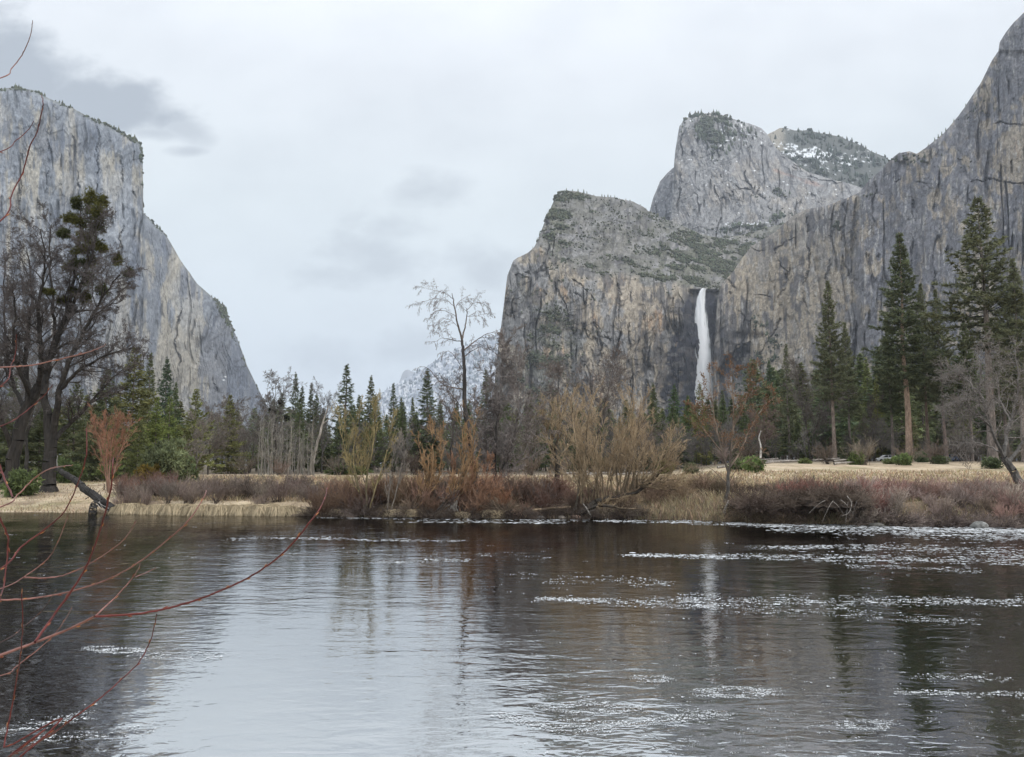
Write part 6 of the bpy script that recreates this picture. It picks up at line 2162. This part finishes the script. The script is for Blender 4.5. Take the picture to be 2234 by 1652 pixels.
def car(px, Y, col, label, rot, van=False):
    e = bpy.data.objects.new("parked_van" if van else "parked_car", None)
    C.objects.link(e)
    q = on_ground(px, Y)
    e.location = q + np.array([0, 0, .1])
    e.rotation_euler[2] = rot
    tag(e, label, "van" if van else "car")
    mp = mat_paint("car_paint", col)
    w = .88
    if van:
        body = [(-2.4, .35), (2.4, .35), (2.45, 1.1), (2.0, 1.3), (1.55, 2.05), (-2.35, 2.1), (-2.45, 1.2)]
        win = [(1.45, 1.95), (1.85, 1.32), (.6, 1.32), (.6, 1.95)]
        win2 = [(.4, 1.9), (.4, 1.32), (-1.9, 1.32), (-1.9, 1.9)]
    else:
        body = [(-2.2, .32), (2.2, .32), (2.25, .72), (1.3, .95), (.6, 1.42), (-1.0, 1.45), (-1.75, 1.02), (-2.2, .95)]
        win = [(.52, 1.36), (1.12, .98), (.1, .98), (.1, 1.38)]
        win2 = [(0, 1.38), (0, .98), (-1.45, 1.02), (-.95, 1.38)]
    b = solid("body", [(body, -w, w)], mp, (1, 1, 1))
    bm_ = bpy.data.objects.new("body", b)
    bm_.parent = e
    C.objects.link(bm_)
    for s_ in (-1, 1):
        for wn_ in (win, win2):
            o = bpy.data.objects.new("window", solid("window", [(wn_, s_ * (w - .01), s_ * (w + .012))], M_glass, (1, 1, 1)))
            o.parent = e
            C.objects.link(o)
        for yy in (-1.4, 1.4):
            o = bpy.data.objects.new("wheel", WHEEL)
            o.parent = e
            o.location = (s_ * (w - .05), yy, .3)
            C.objects.link(o)


car(1936, 165, (.72, .73, .74), "white car parked between the trunks behind the rounded green shrub", R(82))
car(2066, 160, (.07, .10, .17), "dark blue car parked behind the low dark shrub between pine trunks", R(70))


# ------------------------------------------------------------------ foam on the river
def foam():
    rng = np.random.default_rng(44)
    items = []          # px, py, length in grid px, depth in grid px

    def bandf(px0, px1, pyf, thick, n, l0, l1, t=1.3):
        for _ in range(n):
            px = rng.uniform(px0, px1)
            u = (px - px0) / (px1 - px0)
            cy_ = np.interp(u, np.linspace(0, 1, len(pyf)), pyf)
            th = np.interp(u, np.linspace(0, 1, len(thick)), thick)
            items.append((px, cy_ + rng.normal(0, .5) * th, rng.uniform(l0, l1) ** 1.0, t * (.5 + rng.random())))
    # riffle under the right bank
    bandf(1590, 2280, [1141, 1147, 1153, 1157, 1158], [5, 7, 8, 7, 7], 520, 6, 34, 2.4)
    bandf(1300, 1700, [1137, 1140, 1146], [3, 5, 6], 130, 8, 40, 1.6)
    bandf(1700, 2280, [1152, 1160, 1168, 1170], [9, 12, 12, 10], 260, 10, 60, 1.5)
    bandf(700, 1330, [1130, 1133, 1135, 1137], [2, 3, 4, 4], 60, 15, 70, 1.0)
    bandf(880, 1200, [1139, 1141], [2.5, 2.5], 30, 20, 90, 1.2)
    bandf(1640, 2280, [1196, 1193, 1198, 1204], [4, 7, 12, 16], 230, 6, 45, 1.7)
    bandf(1370, 2280, [1213, 1215, 1217, 1222, 1224], [4, 6, 10, 12, 14], 420, 6, 42, 1.9)
    bandf(1850, 2140, [1234, 1240, 1246], [4, 6, 6], 80, 5, 30, 1.6)
    bandf(1170, 1560, [1306, 1314, 1322], [5, 10, 15], 260, 4, 32, 2.0)
    bandf(1480, 2280, [1312, 1316, 1312, 1314], [16, 18, 10, 9], 420, 4, 34, 2.0)
    bandf(1560, 2140, [1334, 1340, 1362], [10, 12, 7], 150, 4, 28, 2.0)
    bandf(520, 760, [1175, 1174], [3, 3], 40, 10, 60, 1.3)
    bandf(760, 1000, [1178, 1181], [2.5, 3], 34, 10, 60, 1.3)
    bandf(820, 1020, [1226, 1222], [4, 4], 46, 6, 40, 1.5)
    bandf(1120, 1480, [1258, 1276], [16, 14], 70, 5, 28, 1.8)
    bandf(600, 1200, [1205, 1215], [14, 16], 70, 4, 22, 1.3)
    # drifting flecks
    bandf(1100, 2280, [1420, 1420], [240, 240], 230, 3, 14, 2.0)
    bandf(1130, 2280, [1580, 1580], [110, 110], 260, 3, 18, 3.0)
    bandf(600, 1120, [1260, 1290], [60, 60], 60, 3, 14, 1.6)
    bandf(0, 520, [1250, 1250], [120, 120], 60, 3, 14, 1.6)
    # swirls nearer the camera
    for cx, cy_, rx, ry, n in ((1605, 1512, 92, 13, 240), (1290, 1546, 120, 14, 200), (1420, 1482, 45, 9, 70), (225, 1416, 46, 6, 60), (262, 1421, 52, 6, 80), (400, 1432, 110, 9, 90), (1890, 1582, 70, 12, 120)):
        for _ in range(n):
            a = rng.random() * 6.283
            r_ = .35 + .65 * rng.random() ** .6 + rng.normal(0, .08)
            items.append((cx + rx * r_ * math.cos(a), cy_ + ry * r_ * math.sin(a), rng.uniform(4, 22), 1.2 + 1.8 * rng.random()))
    bandf(1080, 1600, [1560, 1590, 1585, 1568, 1560], [10, 16, 16, 14, 10], 420, 4, 26, 2.6)
    bandf(1950, 2280, [1510, 1516, 1514], [7, 7, 8], 130, 5, 26, 2.4)
    bandf(1990, 2200, [1478, 1484], [9, 9], 60, 5, 22, 2.2)
    bandf(0, 200, [1600, 1560], [16, 12], 90, 5, 26, 2.8)
    bandf(60, 340, [1622, 1590], [14, 14], 90, 5, 22, 2.8)
    V, Fc, off = [], [], 0
    for px, py, ln, th in items:
        py = max(py, 1124.0)
        Y = water_y(px, py)
        if Y > float(shore(ray(px, 1000)[0] * Y)) + .1:
            continue
        m = Y / F
        x0 = ray(px, py)[0] * Y
        bend = rng.normal(0, .10)
        sub = 2 + int(rng.random() * 5)
        for j in range(sub):
            u = (j + rng.random()) / sub - .5
            xx = x0 + ln * m * 1.3 * u + rng.normal(0, ln * m * .06)
            dy = th * .30 * m * Y / CAMZ * (.4 + 1.1 * rng.random() ** 2)
            yy = Y + bend * (u * ln * m) ** 2 * 2 + rng.normal(0, .8) * dy
            hw = ln * m * (.5 / sub) * (.3 + 1.2 * rng.random())
            k = 8
            for i in range(k):
                a = (i + .6 * rng.random()) / k * 6.283
                rr = .35 + .75 * rng.random()
                V.append((xx + hw * rr * math.cos(a), yy + dy * rr * math.sin(a), .008 + .004 * rng.random()))
            Fc.append(tuple(range(off, off + k)))
            off += k
    V = np.array(V)
    me = mesh_np("foam", V, [np.array(Fc)], np.repeat(.50 + .28 * rng.random((len(Fc), 1)), 8, 0) * np.array([[.97, 1, 1.02]]), False, M_foam)
    link("foam", me, None, "white foam flecks drifting in streaks on the dark river", "foam", None, "stuff")


foam()


# ------------------------------------------------------------------ red twigged shrub right in front of the camera
def foreground_shrub():
    rng = np.random.default_rng(9)
    root = np.array([-2.35, 1.35, gz(-2.35, 1.35) - .05])
    e = bpy.data.objects.new("red_twig_shrub", None)
    C.objects.link(e)
    e.location = root
    tag(e, "long thin red budded shrub stems reaching over the river, nearest the camera", "shrub")
    RD, PK, DK = (.125, .032, .028), (.25, .125, .105), (.08, .05, .045)
    stems = [
        (1.9, 2.6, .9, PK, [(0, 171), (25, 150), (45, 125), (60, 95), (68, 70), (71, 45)], 1),
        (1.8, 3.0, 1.2, RD, [(0, 484), (25, 425), (50, 375), (65, 320), (80, 290), (90, 250), (94, 225), (91, 207)], 1),
        (2.0, 2.4, .9, RD, [(0, 331), (35, 307), (60, 285), (74, 264)], 1),
        (1.7, 3.2, 1.4, PK, [(0, 801), (60, 798), (120, 786), (180, 772), (215, 760), (230, 753)], 1),
        (2.1, 2.4, 1.0, RD, [(0, 843), (23, 801), (34, 767), (36, 730)], 1),
        (1.9, 2.6, 1.1, RD, [(0, 931), (49, 903), (94, 865), (115, 839)], 1),
        (1.75, 3.0, 1.3, PK, [(0, 1107), (38, 1081), (76, 1043), (106, 1024), (140, 1017), (157, 1016)], 1),
        (1.75, 3.0, 2.6, RD, [(28, 1086), (10, 1045), (0, 1018), (-14, 985)], 0),
        (1.9, 3.4, 1.4, RD, [(0, 1243), (45, 1195), (104, 1150), (138, 1119), (159, 1081), (178, 1032), (189, 986), (189, 933)], 1),
        (1.8, 4.2, 1.6, RD, [(76, 1401), (114, 1347), (159, 1285), (193, 1226), (221, 1147), (242, 1069), (245, 1024), (247, 998)], 0),
        (1.8, 4.8, 3.6, PK, [(0, 1430), (76, 1402), (145, 1375), (207, 1345)], 1),
        (1.8, 3.8, 1.4, RD, [(207, 1345), (311, 1338), (397, 1319), (466, 1295), (553, 1254), (622, 1202), (673, 1143), (698, 1109), (711, 1081), (713, 1065)], 0),
        (1.8, 2.6, 1.0, PK, [(207, 1345), (249, 1306), (287, 1264), (300, 1244), (307, 1230)], 0),
        (1.8, 1.6, .8, PK, [(294, 1259), (318, 1250), (340, 1239)], 0),
        (2.0, 3.4, 1.4, PK, [(0, 1309), (69, 1306), (155, 1290), (242, 1261), (311, 1221), (370, 1174), (414, 1133), (446, 1081), (450, 1070)], 1),
        (2.1, 2.6, .9, PK, [(0, 1285), (52, 1259), (104, 1219), (128, 1178), (149, 1123)], 1),
        (2.1, 2.6, 1.0, PK, [(52, 1260), (104, 1261), (155, 1250), (214, 1219), (269, 1178), (297, 1136)], 0),
        (1.8, 2.8, 1.3, RD, [(342, 1340), (333, 1382), (321, 1413), (304, 1444), (262, 1485), (214, 1527), (162, 1565), (121, 1596), (69, 1627), (17, 1652), (-30, 1690)], 2),
        (1.7, 3.2, 1.6, RD, [(-6, 1120), (16, 1168), (17, 1195), (10, 1268), (0, 1306), (-12, 1360)], 0),
        (1.65, 3.0, 1.2, RD, [(-2, 1690), (8, 1630), (21, 1565), (35, 1489), (45, 1427), (50, 1358), (47, 1295)], 2),
        (1.9, 2.4, .9, PK, [(0, 1475), (35, 1454), (104, 1399), (138, 1358), (157, 1323)], 1),
        (2.0, 2.2, .8, DK, [(0, 1401), (48, 1371), (86, 1337), (107, 1313), (123, 1285)], 1),
    ]
    for Y, w0, w1, col, pts, ext in stems:
        q = [P(x, y, Y * (1 + .05 * math.sin(i * .8))) for i, (x, y) in enumerate(pts)]
        if ext == 1:        # carry on beyond the frame down to the root
            d = q[0] - q[1]
            d = nrm(d)
            d[0] = min(d[0], -.5)
            a1 = q[0] + nrm(d) * .22
            q = [root + np.array([rng.normal(0, .08), rng.normal(0, .08), 0]), a1 * .5 + root * .5 + np.array([-.12, 0, 0]), a1] + q
        if ext == 2:
            far = q[-1] if pts[0][1] < 1500 else q[0]
            rr = [root + np.array([rng.normal(0, .1), rng.normal(0, .1), 0])]
            q = rr + q if pts[0][1] >= 1500 else rr + q[::-1]
        S = Segs()
        r0, r1 = w0 * .5 * Y / F, w1 * .5 * Y / F
        r0, r1 = r0 * 1.45, r1 * 1.6
        sm, rs = limb(S, q, r0, r1, 0, 6, rng, .0004)
        A, B, ra, rb, lv = S.arrays()
        n = len(A)
        tt = np.linspace(0, 1, n + 1)[:, None]
        cbase = np.array(col) * (1 - .25 * tt) * (0.8 + .4 * rng.random((n + 1, 1)))
        v, f, c = tubes(A, B, ra, rb, 7, cbase[:-1], cbase[1:])
        # buds, alternating along the stem
        bA, bB, br, bc = [], [], [], []
        acc, sgn = 0, 1
        for i in range(n):
            acc += np.linalg.norm(B[i] - A[i])
            if acc > .05 + .03 * rng.random():
                acc = 0
                sgn = -sgn
                d = nrm(B[i] - A[i])
                s_ = nrm(np.cross(d, np.array([0, 1, 0.0]))) * sgn
                bA.append(B[i] + s_ * rb[i] * .7)
                bB.append(B[i] + s_ * rb[i] * 1.8 + d * .011)
                br.append(rb[i] * .85)
                bc.append((.34, .15, .06) if rng.random() < .6 else (.22, .07, .04))
        V, Fa, Ca = [v], [f], [c]
        if bA:
            bA, bB, br, bc = np.array(bA), np.array(bB), np.array(br), np.array(bc)
            md = (bA + bB) / 2
            v1, f1, c1 = tubes(bA, md, br * .7, br, 6, bc, bc)
            v2, f2, c2 = tubes(md, bB, br, br * .2, 6, bc, bc)
            V += [v1, v2]
            Fa += [f1 + len(v), f2 + len(v) + len(v1)]
            Ca += [c1, c2]
        o = bpy.data.objects.new("stem", mesh_np("stem", np.concatenate(V) - root, [np.concatenate(Fa)], np.concatenate(Ca), True, M_stem))
        o.parent = e
        C.objects.link(o)


foreground_shrub()


# ------------------------------------------------------------------ haze in the valley air
def build_haze():
    m, n, l = new_mat("haze")
    out = n.new("ShaderNodeOutputMaterial")
    v = n.new("ShaderNodeVolumePrincipled")
    v.inputs["Color"].default_value = (0.80, 0.88, 1.0, 1)
    v.inputs["Density"].default_value = 0.00006
    v.inputs["Anisotropy"].default_value = 0.2
    l.new(v.outputs[0], out.inputs["Volume"])
    x0, x1, y0, y1, z0, z1 = -9500, 9500, -200, 13500, -4, 1400
    V = np.array([(x, y, z) for x in (x0, x1) for y in (y0, y1) for z in (z0, z1)], float)
    f = [(0, 1, 3, 2), (4, 6, 7, 5), (0, 4, 5, 1), (2, 3, 7, 6), (0, 2, 6, 4), (1, 5, 7, 3)]
    me = mesh_np("haze", V, [np.array(f)], None, False, m)
    link("haze", me, label="thin pale valley haze fading the far mountains", kind="stuff")


build_haze()
